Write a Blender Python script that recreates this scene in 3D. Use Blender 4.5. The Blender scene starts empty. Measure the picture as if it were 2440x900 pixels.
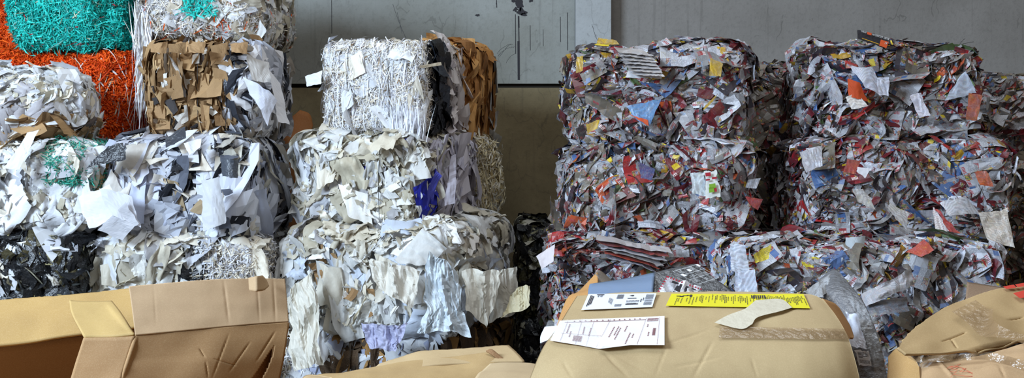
import bpy, math
import numpy as np
from mathutils import Vector, Matrix

SC = bpy.context.scene
COL = SC.collection
F = 3120.0; CX = 1220.0; HY = 385.0; H = 1.63

def P(px, py, Y):
    return np.array([(px - CX) / F * Y, Y, H - (py - HY) / F * Y])

def lin(c):
    c = np.asarray(c, float) / 255.0
    return np.where(c <= 0.04045, c / 12.92, ((c + 0.055) / 1.055) ** 2.4)

def noise(p, freq, seed, octv=2, sharp=False):
    rs = np.random.RandomState(seed)
    out = 0; amp = 1.0; tot = 0
    if sharp:
        W = rs.normal(size=(3, 3)) * freq * 0.7; U = rs.normal(size=(3, 3)) * 0.55 / freq
        p = p + np.sin(p @ W.T + rs.rand(3) * 6.28) @ U.T
    for o in range(octv):
        K = rs.normal(size=(5, 3)) * freq * 2.1 ** o
        ph = rs.rand(5) * 6.283
        a = p @ K.T + ph
        if sharp:
            s = np.abs(((a / math.pi) % 2.0) - 1.0) * 2 - 1
        else:
            s = np.sin(a)
        out = out + amp * s.mean(-1) * 1.8
        tot += amp; amp *= 0.5
    return out / tot

def nrm(v):
    return v / np.maximum(np.linalg.norm(v, axis=-1, keepdims=True), 1e-9)

# ------------------------------------------------------------------ materials
class NT:
    def __init__(s, name):
        s.m = bpy.data.materials.new(name); s.m.use_nodes = True
        s.t = s.m.node_tree; s.b = s.t.nodes['Principled BSDF']
        s.out = s.t.nodes['Material Output']
    def n(s, typ, **kw):
        nd = s.t.nodes.new(typ)
        for k, v in kw.items():
            if k.startswith('i_'): nd.inputs[k[2:].replace('_', ' ')].default_value = v
            else: setattr(nd, k, v)
        return nd
    def l(s, a, b): s.t.links.new(a, b)
    def math(s, op, a, b=None, clamp=False):
        nd = s.t.nodes.new('ShaderNodeMath'); nd.operation = op; nd.use_clamp = clamp
        for i, x in enumerate((a, b)):
            if x is None: continue
            if isinstance(x, (int, float)): nd.inputs[i].default_value = x
            else: s.l(x, nd.inputs[i])
        return nd.outputs[0]
    def mix(s, fac, a, b, mode='MIX'):
        nd = s.t.nodes.new('ShaderNodeMix'); nd.data_type = 'RGBA'; nd.blend_type = mode
        for sock, x in ((nd.inputs[0], fac), (nd.inputs[6], a), (nd.inputs[7], b)):
            if isinstance(x, (int, float)): sock.default_value = x
            elif isinstance(x, (tuple, list, np.ndarray)): sock.default_value = (*[float(q) for q in x][:3], 1)
            else: s.l(x, sock)
        return nd.outputs[2]
    def ramp(s, fac, stops, interp='LINEAR'):
        nd = s.t.nodes.new('ShaderNodeValToRGB'); cr = nd.color_ramp; cr.interpolation = interp
        while len(cr.elements) < len(stops): cr.elements.new(0.5)
        for e, (p, c) in zip(cr.elements, stops):
            e.position = p; e.color = (*[float(q) for q in c][:3], 1)
        s.l(fac, nd.inputs[0]); return nd.outputs[0]

def g(v): return (v, v, v)

def mat_paper(name, rough=0.75, trans=0.12, spec=0.25, bump=0.0):
    t = NT(name)
    a = t.n('ShaderNodeAttribute', attribute_name='Col')
    t.l(a.outputs['Color'], t.b.inputs['Base Color'])
    t.b.inputs['Roughness'].default_value = rough
    t.b.inputs['Specular IOR Level'].default_value = spec
    if bump:
        ns = t.n('ShaderNodeTexNoise', i_Scale=55.0, i_Detail=3.0)
        geo = t.n('ShaderNodeNewGeometry'); t.l(geo.outputs['Position'], ns.inputs['Vector'])
        bp = t.n('ShaderNodeBump', i_Strength=bump, i_Distance=0.02)
        t.l(ns.outputs[0], bp.inputs['Height']); t.l(bp.outputs[0], t.b.inputs['Normal'])
    if trans:
        tr = t.n('ShaderNodeBsdfTranslucent'); t.l(a.outputs['Color'], tr.inputs['Color'])
        mx = t.n('ShaderNodeMixShader', i_Fac=trans)
        t.l(t.b.outputs[0], mx.inputs[1]); t.l(tr.outputs[0], mx.inputs[2])
        t.l(mx.outputs[0], t.out.inputs[0])
    return t.m

def mat_print():
    """printed newspaper / leaflet stock: tint attribute times procedural columns of text, headlines and pictures"""
    t = NT('printed_paper')
    a = t.n('ShaderNodeAttribute', attribute_name='Col')
    uv = t.n('ShaderNodeAttribute', attribute_name='puv')
    sx = t.n('ShaderNodeSeparateXYZ'); t.l(uv.outputs['Vector'], sx.inputs[0])
    x, y, r = sx.outputs[0], sx.outputs[1], sx.outputs[2]
    bx = t.math('FLOOR', t.math('DIVIDE', x, 0.045)); by = t.math('FLOOR', t.math('DIVIDE', y, 0.034))
    cb = t.n('ShaderNodeCombineXYZ'); t.l(bx, cb.inputs[0]); t.l(by, cb.inputs[1]); t.l(r, cb.inputs[2])
    wn = t.n('ShaderNodeTexWhiteNoise'); t.l(cb.outputs[0], wn.inputs['Vector'])
    v = wn.outputs['Value']; wc = wn.outputs['Color']
    # text lines
    fy = t.math('FRACT', t.math('DIVIDE', y, 0.0058))
    ln = t.math('LESS_THAN', fy, 0.5)
    cw = t.n('ShaderNodeCombineXYZ')
    t.l(t.math('FLOOR', t.math('DIVIDE', x, 0.006)), cw.inputs[0]); t.l(t.math('FLOOR', t.math('DIVIDE', y, 0.0058)), cw.inputs[1]); t.l(r, cw.inputs[2])
    ww = t.n('ShaderNodeTexWhiteNoise'); t.l(cw.outputs[0], ww.inputs['Vector'])
    ln = t.math('MULTIPLY', ln, t.math('GREATER_THAN', ww.outputs['Value'], 0.22))
    text = t.mix(t.math('MULTIPLY', ln, 0.55), a.outputs['Color'], lin((60, 58, 66)))
    # pictures: blotchy saturated colour
    nz = t.n('ShaderNodeTexNoise', i_Scale=85.0, i_Detail=2.0); t.l(uv.outputs['Vector'], nz.inputs['Vector'])
    hue = t.n('ShaderNodeTexNoise', i_Scale=30.0, i_Detail=1.0); t.l(uv.outputs['Vector'], hue.inputs['Vector'])
    pcol = t.ramp(hue.outputs[0], [(0.0, lin((40, 70, 120))), (0.38, lin((120, 150, 185))), (0.45, lin((190, 190, 186))),
                                   (0.5, lin((150, 32, 36))), (0.56, lin((205, 170, 130))), (0.62, lin((80, 110, 66))), (0.72, lin((226, 190, 40)))])
    pcol = t.mix(t.ramp(nz.outputs[0], [(0.4, g(0)), (0.62, g(0.8))]), pcol, lin((52, 44, 52)))
    # big headline letters
    hx = t.math('FLOOR', t.math('DIVIDE', x, 0.009)); hf = t.math('FRACT', t.math('DIVIDE', x, 0.009))
    hl = t.math('MULTIPLY', t.math('LESS_THAN', hf, 0.62), t.math('LESS_THAN', t.math('FRACT', t.math('DIVIDE', y, 0.034)), 0.55))
    head = t.mix(hl, a.outputs['Color'], lin((150, 28, 38)))
    bar = t.mix(hl, lin((150, 24, 34)), lin((225, 218, 214)))
    def sel(lo, hi):
        return t.math('MULTIPLY', t.math('GREATER_THAN', v, lo), t.math('LESS_THAN', v, hi))
    c = text
    c = t.mix(sel(0.46, 0.68), c, a.outputs['Color'])
    c = t.mix(sel(0.68, 0.82), c, pcol)
    c = t.mix(sel(0.82, 0.89), c, head)
    c = t.mix(sel(0.89, 0.92), c, bar)
    c = t.mix(sel(0.92, 0.935), c, lin((70, 100, 150)))
    c = t.mix(sel(0.935, 0.943), c, lin((228, 200, 40)))
    dirt = t.n('ShaderNodeTexNoise', i_Scale=6.0, i_Detail=3.0)
    geo = t.n('ShaderNodeNewGeometry'); t.l(geo.outputs['Position'], dirt.inputs['Vector'])
    c = t.mix(t.ramp(dirt.outputs[0], [(0.5, g(0)), (0.75, g(0.35))]), c, lin((120, 110, 96)))
    t.l(c, t.b.inputs['Base Color'])
    t.b.inputs['Roughness'].default_value = 0.42
    t.b.inputs['Specular IOR Level'].default_value = 0.55
    return t.m

def mat_card(name='corrugated_cardboard', scratch=1.0):
    t = NT(name)
    a = t.n('ShaderNodeAttribute', attribute_name='Col')
    geo = t.n('ShaderNodeNewGeometry')
    ns = t.n('ShaderNodeTexNoise', i_Scale=7.0, i_Detail=5.0, i_Roughness=0.6); t.l(geo.outputs['Position'], ns.inputs['Vector'])
    fib = t.n('ShaderNodeTexNoise', i_Scale=420.0, i_Detail=2.0); t.l(geo.outputs['Position'], fib.inputs['Vector'])
    c = t.mix(t.ramp(ns.outputs[0], [(0.42, g(0)), (0.75, g(0.22 * scratch))]), a.outputs['Color'], lin((118, 84, 52)))
    c = t.mix(t.ramp(fib.outputs[0], [(0.45, g(0)), (0.7, g(0.12))]), c, lin((236, 208, 166)))
    t.l(c, t.b.inputs['Base Color'])
    t.b.inputs['Roughness'].default_value = 0.72
    t.b.inputs['Specular IOR Level'].default_value = 0.25
    bp = t.n('ShaderNodeBump', i_Strength=0.25, i_Distance=0.004)
    big = t.n('ShaderNodeTexNoise', i_Scale=16.0, i_Detail=4.0); t.l(geo.outputs['Position'], big.inputs['Vector'])
    t.l(big.outputs[0], bp.inputs['Height']); t.l(bp.outputs[0], t.b.inputs['Normal'])
    return t.m

def mat_plain(name, c, rough=0.6, spec=0.4, metal=0.0, emit=None):
    t = NT(name)
    t.b.inputs['Base Color'].default_value = (*[float(q) for q in lin(c)], 1)
    ns = t.n('ShaderNodeTexNoise', i_Scale=25.0, i_Detail=4.0)
    geo = t.n('ShaderNodeNewGeometry'); t.l(geo.outputs['Position'], ns.inputs['Vector'])
    cc = t.mix(t.ramp(ns.outputs[0], [(0.45, g(0)), (0.8, g(0.25))]), lin(c), lin(c) * 0.7)
    t.l(cc, t.b.inputs['Base Color'])
    t.b.inputs['Roughness'].default_value = rough
    t.b.inputs['Specular IOR Level'].default_value = spec
    t.b.inputs['Metallic'].default_value = metal
    return t.m

def mat_clear(name, tint=(230, 225, 215), clear=0.7, rough=0.12):
    t = NT(name)
    t.b.inputs['Base Color'].default_value = (*[float(q) for q in lin(tint)], 1)
    t.b.inputs['Roughness'].default_value = rough
    t.b.inputs['Specular IOR Level'].default_value = 0.9
    tp = t.n('ShaderNodeBsdfTransparent')
    mx = t.n('ShaderNodeMixShader', i_Fac=1 - clear)
    ns = t.n('ShaderNodeTexNoise', i_Scale=60.0, i_Detail=3.0)
    geo = t.n('ShaderNodeNewGeometry'); t.l(geo.outputs['Position'], ns.inputs['Vector'])
    bp = t.n('ShaderNodeBump', i_Strength=0.6, i_Distance=0.01)
    t.l(ns.outputs[0], bp.inputs['Height']); t.l(bp.outputs[0], t.b.inputs['Normal'])
    t.l(tp.outputs[0], mx.inputs[1]); t.l(t.b.outputs[0], mx.inputs[2]); t.l(mx.outputs[0], t.out.inputs[0])
    return t.m

def mat_concrete(name, base, low, seed=0.0, scratches=0.5):
    t = NT(name)
    geo = t.n('ShaderNodeNewGeometry')
    mp = t.n('ShaderNodeMapping'); t.l(geo.outputs['Position'], mp.inputs[0]); mp.inputs['Location'].default_value = (seed, seed, 0)
    n1 = t.n('ShaderNodeTexNoise', i_Scale=1.3, i_Detail=6.0, i_Roughness=0.6); t.l(mp.outputs[0], n1.inputs['Vector'])
    n2 = t.n('ShaderNodeTexNoise', i_Scale=30.0, i_Detail=5.0, i_Roughness=0.7); t.l(mp.outputs[0], n2.inputs['Vector'])
    st = t.n('ShaderNodeMapping'); t.l(mp.outputs[0], st.inputs[0]); st.inputs['Scale'].default_value = (26, 26, 1.1)
    n3 = t.n('ShaderNodeTexNoise', i_Scale=1.0, i_Detail=4.0); t.l(st.outputs[0], n3.inputs['Vector'])
    c = t.mix(t.ramp(n1.outputs[0], [(0.35, g(0)), (0.7, g(1))]), lin(base), lin(low))
    c = t.mix(t.ramp(n2.outputs[0], [(0.5, g(0)), (0.75, g(0.35))]), c, lin(low) * 0.55)
    c = t.mix(t.ramp(n3.outputs[0], [(0.6, g(0)), (0.78, g(0.6 * scratches))]), c, lin((52, 48, 42)))
    # broken formwork scratches: dark thin veins
    vs = t.n('ShaderNodeMapping'); t.l(mp.outputs[0], vs.inputs[0]); vs.inputs['Scale'].default_value = (3.2, 3.2, 1.6)
    dn = t.n('ShaderNodeTexNoise', i_Scale=1.5, i_Detail=3.0); t.l(vs.outputs[0], dn.inputs['Vector'])
    va = t.n('ShaderNodeVectorMath', operation='ADD'); t.l(vs.outputs[0], va.inputs[0]); t.l(dn.outputs['Color'], va.inputs[1])
    vo = t.n('ShaderNodeTexVoronoi', feature='DISTANCE_TO_EDGE', i_Scale=1.0); t.l(va.outputs[0], vo.inputs['Vector'])
    vein = t.math('MULTIPLY', t.math('LESS_THAN', vo.outputs['Distance'], 0.008), t.math('GREATER_THAN', n1.outputs[0], 0.52))
    c = t.mix(t.math('MULTIPLY', vein, 0.5 * scratches), c, lin((48, 46, 42)))
    t.l(c, t.b.inputs['Base Color'])
    t.b.inputs['Roughness'].default_value = 0.8
    bp = t.n('ShaderNodeBump', i_Strength=0.3, i_Distance=0.01)
    t.l(n2.outputs[0], bp.inputs['Height']); t.l(bp.outputs[0], t.b.inputs['Normal'])
    return t.m

M = dict(
    paper=mat_paper('waste_paper', 0.7, 0.15),
    film=mat_paper('crumpled_tissue_paper', 0.5, 0.12, 0.45, bump=0.12),
    shred=mat_paper('shredded_paper', 0.7, 0.12),
    dark=mat_paper('dark_plastic_film', 0.35, 0.0, 0.6, bump=0.4),
    news=mat_print(),
    card=mat_card(),
)

# ------------------------------------------------------------------ object helpers
def link(name, me, parent=None):
    o = bpy.data.objects.new(name, me); COL.objects.link(o)
    if parent is not None: o.parent = parent
    return o

def tag(o, label, cat, group=None):
    o['label'] = label; o['category'] = cat
    if group: o['group'] = group
    return o

def mesh_np(name, V, Fq, mat, parent=None, col=None, puv=None, smooth=False):
    me = bpy.data.meshes.new(name)
    V = np.ascontiguousarray(V, dtype=np.float32); Fq = np.ascontiguousarray(Fq, dtype=np.int32)
    nf, k = Fq.shape
    me.vertices.add(len(V)); me.vertices.foreach_set('co', V.ravel())
    me.loops.add(nf * k); me.loops.foreach_set('vertex_index', Fq.ravel())
    me.polygons.add(nf)
    me.polygons.foreach_set('loop_start', np.arange(nf, dtype=np.int32) * k)
    me.polygons.foreach_set('loop_total', np.full(nf, k, dtype=np.int32))
    me.polygons.foreach_set('use_smooth', np.full(nf, smooth, dtype=bool))
    if col is not None:
        c = np.ones((len(V), 4), np.float32); c[:, :3] = col
        at = me.attributes.new('Col', 'FLOAT_COLOR', 'POINT'); at.data.foreach_set('color', c.ravel())
    if puv is not None:
        at = me.attributes.new('puv', 'FLOAT_VECTOR', 'POINT'); at.data.foreach_set('vector', np.ascontiguousarray(puv, np.float32).ravel())
    me.materials.append(mat); me.update(calc_edges=True)
    return link(name, me, parent)

def grid_faces(nu, nv):
    i, j = np.meshgrid(np.arange(nu - 1), np.arange(nv - 1), indexing='ij')
    a = (i * nv + j).ravel()
    return np.stack([a, a + nv, a + nv + 1, a + 1], 1)

# ------------------------------------------------------------------ bale
class Bale:
    def __init__(s, x0, x1, ytop, ybot, Y, depth, label, name='paper_bale', rz=0.0, k=9, base=(150, 146, 138),
                 lump=0.03, seed=1, group=None, core='paper', pinch=(), pinchd=0.035, cat='bale', ridge=0.022, aniso=(1.0, 1.0, 0.35), rf=16.0, res=64, fine=0.012, ff=40.0, depth_in=0.035):
        """x0..x1, ytop..ybot: where the front face (at distance Y) shows; rz turns about the front right corner"""
        s.rng = np.random.RandomState(seed); s.seed = seed
        A = P(x0, ybot, Y); B = P(x1, ytop, Y)
        s.half = np.array([(B[0] - A[0]) / 2, depth / 2, (B[2] - A[2]) / 2])
        c = np.array([(A[0] + B[0]) / 2, Y + depth / 2, (A[2] + B[2]) / 2])
        s.R = np.eye(3)
        if rz:
            ca, sa = math.cos(rz), math.sin(rz); s.R = np.array([[ca, -sa, 0], [sa, ca, 0], [0, 0, 1]])
            piv = np.array([B[0], Y, c[2]])
            c = piv + s.R @ (c - piv)
        s.ridge = ridge; s.aniso = np.array(aniso); s.rf = rf
        s.c = c; s.k = k; s.lump = lump; s.pinch = pinch; s.pinchd = pinchd
        s.base_c = np.array([c[0], c[1], A[2]])
        group = group or {'newspaper_bale': 'newspaper bales stacked along the wall', 'paper_bale': 'scrap paper bales stacked along the wall', 'shredded_tissue_bale': 'coloured shredded tissue bales'}.get(name)
        s.root = bpy.data.objects.new(name, None); COL.objects.link(s.root)
        s.root.empty_display_size = 0.1
        s.root.location = s.base_c
        tag(s.root, label, cat, group)
        s.core(base, core, res, fine, ff, depth_in)

    def local(s, q):
        """q: cube-surface points (N,3) in [-1,1] -> world pos, world normal (displaced)"""
        k = s.k
        r = (np.abs(q) ** k).sum(-1, keepdims=True) ** (1.0 / k)
        u = q / r
        n = nrm(np.sign(u) * np.abs(u) ** (k - 1) / s.half)
        p = u * s.half
        w = p @ s.R.T + s.c
        d = s.disp(w)
        for x0 in s.pinch:
            d = d - s.pinchd * np.exp(-((q[:, 0] - x0) / 0.09) ** 2) * (np.abs(n[:, 0]) < 0.6)
        nw = n @ s.R.T
        return w + nw * d[:, None], nw

    def disp(s, w):
        wa = w + 0.03 * np.stack([noise(w, 7, s.seed + 31), noise(w, 7, s.seed + 32), noise(w, 7, s.seed + 33)], 1)
        return s.lump * noise(w, 5.0, s.seed, 2) + s.ridge * 1.6 * noise(wa * s.aniso, s.rf, s.seed + 5, 3, True)

    def core(s, base, mk, res, fine, ff, depth_in):
        t = np.linspace(-1, 1, res)
        a, b = np.meshgrid(t, t, indexing='ij'); a = a.ravel(); b = b.ravel(); o = np.ones_like(a)
        Vs = []; Fs = []; off = 0
        f = grid_faces(res, res)
        for ax in range(3):
            for sg in (-1, 1):
                q = np.zeros((len(a), 3)); q[:, ax] = sg; q[:, (ax + 1) % 3] = a; q[:, (ax + 2) % 3] = b
                w, n = s.local(q)
                w = w - n * (depth_in + fine * noise(w * (s.aniso * .6 + .4), ff, s.seed + 9, 3, True)[:, None])
                Vs.append(w); Fs.append((f if sg > 0 else f[:, ::-1]) + off); off += len(a)
        V = np.concatenate(Vs); Fq = np.concatenate(Fs)
        # weld the six grids
        key = np.round(V, 4); _, idx, inv = np.unique(key, axis=0, return_index=True, return_inverse=True)
        inv = inv.ravel()
        V2 = V[idx]; F2 = inv[Fq]
        ok = np.array([len(set(r)) == 4 for r in F2.tolist()]); F2 = F2[ok]
        cc = lin(base)[None] * (1 + 0.15 * noise(V2, 9, s.seed + 3, 2)[:, None])
        mesh_np('bale_body', V2 - s.base_c, F2, M[mk], s.root, col=np.clip(cc, 0, 1), puv=V2 * 1.0)

    FACES = {'front': (1, -1), 'left': (0, -1), 'right': (0, 1), 'top': (2, 1), 'back': (1, 1)}
    def sample(s, n, face, reg=(0, 1, 0, 1)):
        """reg = (s0,s1,t0,t1): s runs left->right (or front->back), t bottom->top, as seen"""
        ax, sg = s.FACES[face]
        S = s.rng.uniform(reg[0], reg[1], n) * 2 - 1; T = s.rng.uniform(reg[2], reg[3], n) * 2 - 1
        q = np.zeros((n, 3)); q[:, ax] = sg
        if face in ('front', 'back'): q[:, 0] = S; q[:, 2] = T
        elif face in ('left', 'right'): q[:, 1] = S; q[:, 2] = T
        else: q[:, 0] = S; q[:, 1] = T
        return s.local(q)

    def area(s, face, reg):
        h = s.half * 2
        A = {'front': h[0] * h[2], 'back': h[0] * h[2], 'left': h[1] * h[2], 'right': h[1] * h[2], 'top': h[0] * h[1]}[face]
        return A * (reg[1] - reg[0]) * (reg[3] - reg[2])

    def conform(s, V, loose):
        """waste pressed into the bale: what would stand off the faces is bent back along them"""
        N, m = V.shape[:2]
        p = (V.reshape(-1, 3) - s.c) @ s.R
        r = (np.abs(p / s.half) ** s.k).sum(-1) ** (1.0 / s.k)
        L = np.linalg.norm(p, axis=-1)
        base = L / np.maximum(r, 1e-6)
        d = s.disp(V.reshape(-1, 3))
        ex = L - base - d
        mm = np.repeat(loose * s.rng.lognormal(0, 0.9, N).clip(0.2, 4.5), m)
        ne = np.where(ex > 0, mm * np.tanh(ex / mm), ex)
        ne = np.maximum(ne, -0.12)
        p = p * ((base + d + ne) / np.maximum(L, 1e-6))[:, None]
        return (p @ s.R.T + s.c).reshape(N, m, 3)

    def layer(s, kind, faces, dens, pal, size=None, out=0.0, part=None, parts=0, labels=None, mat=None, loose=0.030, **kw):
        """scatter one kind of waste over faces; 'parts' of the largest become parts of their own"""
        Cs = []; Ns = []
        for fc in faces:
            reg = (0, 1, 0, 1)
            if isinstance(fc, tuple): fc, reg = fc
            n = int(s.area(fc, reg) * dens * (0.5 if fc == 'back' else 1))
            if n < 1: continue
            c, nn = s.sample(n, fc, reg); Cs.append(c); Ns.append(nn)
        if not Cs: return
        c = np.concatenate(Cs); nn = np.concatenate(Ns)
        V, f, col, puv, ar = KINDS[kind](s.rng, c, nn, size, s.R, **kw)
        N, m = V.shape[0], V.shape[1]
        V = V + (nn * out)[:, None, :]
        if loose: V = s.conform(V, loose)
        pc = pick(s.rng, pal, N)
        colv = np.clip(pc[:, None, :] * np.ones((1, m, 1)), 0, 1)
        mm = M[mat or {'shred': 'shred', 'fluff': 'shred', 'sheet': 'paper', 'drape': 'film', 'news': 'news', 'card': 'card'}[kind]]
        part = part or {'shred': 'loose_paper_strips', 'fluff': 'shredded_tissue', 'sheet': 'loose_paper_scraps', 'drape': 'crumpled_film',
                        'news': 'loose_newspaper_scraps', 'card': 'crushed_cardboard'}[kind]
        smooth = kind in ('shred', 'fluff', 'drape')
        order = np.argsort(-ar * (1 + 0.5 * (nn @ s.R)[:, 1] * -1))
        one, rest = order[:parts], order[parts:]
        pname = {'shred': 'paper_strip', 'sheet': 'paper_sheet', 'drape': 'crumpled_sheet', 'news': 'newspaper_sheet', 'card': 'cardboard_piece', 'fluff': 'tissue_strip'}[kind]
        for i in one:
            o = mesh_np(pname, V[i] - s.base_c, f, mm, s.root, col=colv[i], puv=puv[i], smooth=smooth)
        if len(rest):
            ff = (f[None] + (np.arange(len(rest)) * m)[:, None, None]).reshape(-1, 4)
            o = mesh_np(part, V[rest].reshape(-1, 3) - s.base_c, ff, mm, s.root, col=colv[rest].reshape(-1, 3), puv=puv[rest].reshape(-1, 3), smooth=smooth)
            o['kind'] = 'stuff'
        return s

def pick(rng, pal, n):
    """pal: list of (weight, rgb, jitter)"""
    w = np.array([p[0] for p in pal], float); w /= w.sum()
    cols = np.array([lin(p[1]) for p in pal])
    i = rng.choice(len(pal), n, p=w)
    return cols[i] * rng.uniform(0.82, 1.12, (n, 1))

def frames(rng, n, up, spin):
    """unit n (N,3); v along 'up' projected, spun by angle"""
    u = np.cross(up, n); bad = np.linalg.norm(u, axis=-1) < 0.05
    u[bad] = np.array([1.0, 0, 0]); u = nrm(u - (u * n).sum(-1, keepdims=True) * n)
    v = np.cross(n, u)
    c, sn = np.cos(spin)[:, None], np.sin(spin)[:, None]
    return c * u + sn * v, -sn * u + c * v

def sheets(rng, c, n, w, h, nu, nv, spin, ku, kv, crumple, cfreq, jit, up=(0, 0, 1), sharp=True, anchor=0.0, twist=0.0, pleat=1.0):
    N = len(c)
    up = np.asarray(up, float); up = np.broadcast_to(up, (N, 3)).copy()
    u, v = frames(rng, n, up, spin)
    S, T = np.meshgrid(np.linspace(-.5, .5, nu), np.linspace(-.5, .5, nv), indexing='ij'); S = S.ravel(); T = T.ravel()
    m = len(S)
    # irregular quad outline
    cj = rng.uniform(-jit, jit, (N, 4, 2))
    wts = np.stack([(.5 - S) * (.5 - T), (.5 + S) * (.5 - T), (.5 + S) * (.5 + T), (.5 - S) * (.5 + T)], 1)
    J = np.einsum('mk,nkd->nmd', wts, cj)
    X = (S[None] + J[..., 0]) * w[:, None]; Yy = (T[None] + J[..., 1] - anchor) * h[:, None]
    uvx, uvy = X.copy(), Yy.copy()
    ku = ku[:, None] + 1e-4; kv = kv[:, None] + 1e-4
    x2 = np.sin(ku * X) / ku; zx = (1 - np.cos(ku * X)) / ku
    y2 = np.sin(kv * Yy) / kv; zy = (1 - np.cos(kv * Yy)) / kv
    Z = zx + zy
    if twist is not 0.0:
        ang = twist[:, None] * Yy
        x2, Z = x2 * np.cos(ang), Z + x2 * np.sin(ang)
    off = rng.uniform(0, 100, (N, 1))
    q = np.stack([uvx / 1.0 + off, uvy + off * .7, np.broadcast_to(off * .3, uvx.shape)], -1)
    q[..., 1] *= pleat
    if crumple is not None:
        Z = Z + crumple[:, None] * noise(q, cfreq, 77, 2, sharp)
        x2 = x2 + 0.5 * crumple[:, None] * noise(q + 31.7, cfreq, 78, 1)
    V = c[:, None] + u[:, None] * x2[..., None] + v[:, None] * y2[..., None] + n[:, None] * Z[..., None]
    ro = np.floor(rng.uniform(0, 4000, (N, 1)))
    puv = np.stack([uvx + 7.0, uvy + 7.0, np.broadcast_to(ro, uvx.shape)], -1)
    return V, grid_faces(nu, nv), None, puv, w * h

def k_shred(rng, c, n, size, R, hang=0.6, curl=1.0, width=0.006, flat=0.5, out_j=0.02, spin=None, drop=False):
    N = len(c); L = rng.lognormal(math.log(size or 0.09), 0.5, N)
    nn = nrm(n + rng.normal(size=(N, 3)) * flat * 0.6)
    spin = rng.normal(size=N) * (1 - hang) * 2.2
    c = c + n * rng.uniform(-0.6 * out_j, out_j, (N, 1))
    if drop: c = c - np.array([0, 0, 1.0]) * L[:, None] * .5; nn = nrm(n * [1, 1, 0] + rng.normal(size=(N, 3)) * .06)
    w = rng.uniform(0.7, 1.5, N) * width
    kv = rng.normal(size=N) * curl * 0.9 / L; ku = np.zeros(N)
    return sheets(rng, c, nn, w, L, 2, 8, spin, ku, kv, rng.uniform(0.001, 0.007, N) * curl, 75, 0.1, sharp=False, twist=rng.normal(size=N) * 14 * curl)

def k_fluff(rng, c, n, size, R, width=0.004, **kw):
    N = len(c); L = rng.lognormal(math.log(size or 0.05), 0.4, N)
    nn = nrm(n + rng.normal(size=(N, 3)) * 0.7)
    c = c + n * rng.uniform(-0.02, 0.012, (N, 1))
    w = rng.uniform(0.6, 1.8, N) * width
    return sheets(rng, c, nn, w, L, 2, 6, rng.uniform(0, 6.28, N), np.zeros(N), rng.normal(size=N) * 1.5 / L, rng.uniform(0, .01, N), 40, 0.1, sharp=False, twist=rng.normal(size=N) * 25)

def k_sheet(rng, c, n, size, R, tilt=0.5, hang=0.3, aspect=1.3, crumple=0.07, curl=1.0, jit=0.22, out_j=0.035, freq=55):
    N = len(c); S = (size or 0.1) * rng.lognormal(0, 0.4, N).clip(.4, 1.9)
    a = rng.uniform(0.7, 1.3, N) * aspect
    w = S / np.sqrt(a); h = S * np.sqrt(a)
    nn = nrm(n + rng.normal(size=(N, 3)) * tilt)
    c = c + n * rng.uniform(-out_j, out_j * 0.7, (N, 1))
    spin = rng.normal(size=N) * (1 - hang) * 2.0
    return sheets(rng, c, nn, w, h, 5, 6, spin, rng.normal(size=N) * curl * 0.9 / w * .8, rng.normal(size=N) * curl * 0.5 / h, S * crumple * rng.uniform(.3, 1.4, N), freq, jit)

def k_drape(rng, c, n, size, R, tilt=0.5, hang=0.8, aspect=1.7, crumple=0.10, out_j=0.045, freq=95, pleat=0.3):
    N = len(c); S = (size or 0.14) * rng.lognormal(0, 0.35, N).clip(.4, 1.8)
    a = rng.uniform(0.7, 1.3, N) * aspect
    w = S / np.sqrt(a); h = S * np.sqrt(a)
    nn = nrm(n + rng.normal(size=(N, 3)) * tilt)
    c = c + n * rng.uniform(-out_j, out_j * 0.6, (N, 1))
    spin = rng.normal(size=N) * (1 - hang) * 2.0
    return sheets(rng, c, nn, w, h, 14, 13, spin, rng.normal(size=N) * 0.8 / w, rng.normal(size=N) * 0.4 / h, S * crumple * rng.uniform(.5, 1.4, N), freq, 0.34, sharp=True, pleat=pleat)

def k_news(rng, c, n, size, R, edge=0.5, curl=1.35, out_j=0.035, swirl=1.0, crumple=0.05, axis=(0, 0, 1), jit=0.12):
    N = len(c); S = (size or 0.1) * rng.lognormal(0, 0.4, N).clip(.4, 1.9)
    a = rng.uniform(0.6, 1.7, N); w = S / np.sqrt(a); h = S * np.sqrt(a)
    # the layers of a pressed bale: their direction wanders in slow swirls
    ax = np.broadcast_to(np.array(axis, float), (N, 3))
    g1 = np.stack([noise(c, 4.5, 301, 2), noise(c, 4.5, 302, 2), noise(c, 4.5, 303, 2)], 1)
    lay = nrm(ax + g1 * 1.6 * swirl)
    e = (rng.rand(N) < edge)[:, None]
    nn = np.where(e, nrm(lay + n * 0.45 + rng.normal(size=(N, 3)) * 0.22), nrm(n + rng.normal(size=(N, 3)) * 0.42))
    c = c + n * rng.uniform(-out_j, out_j * 0.8, (N, 1))
    spin = rng.normal(size=N) * 1.2
    return sheets(rng, c, nn, w, h, 6, 6, spin, rng.normal(size=N) * curl * 1.0 / w, rng.normal(size=N) * curl * 0.5 / h, S * crumple * rng.uniform(.2, 1.4, N), 60, jit)

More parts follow.
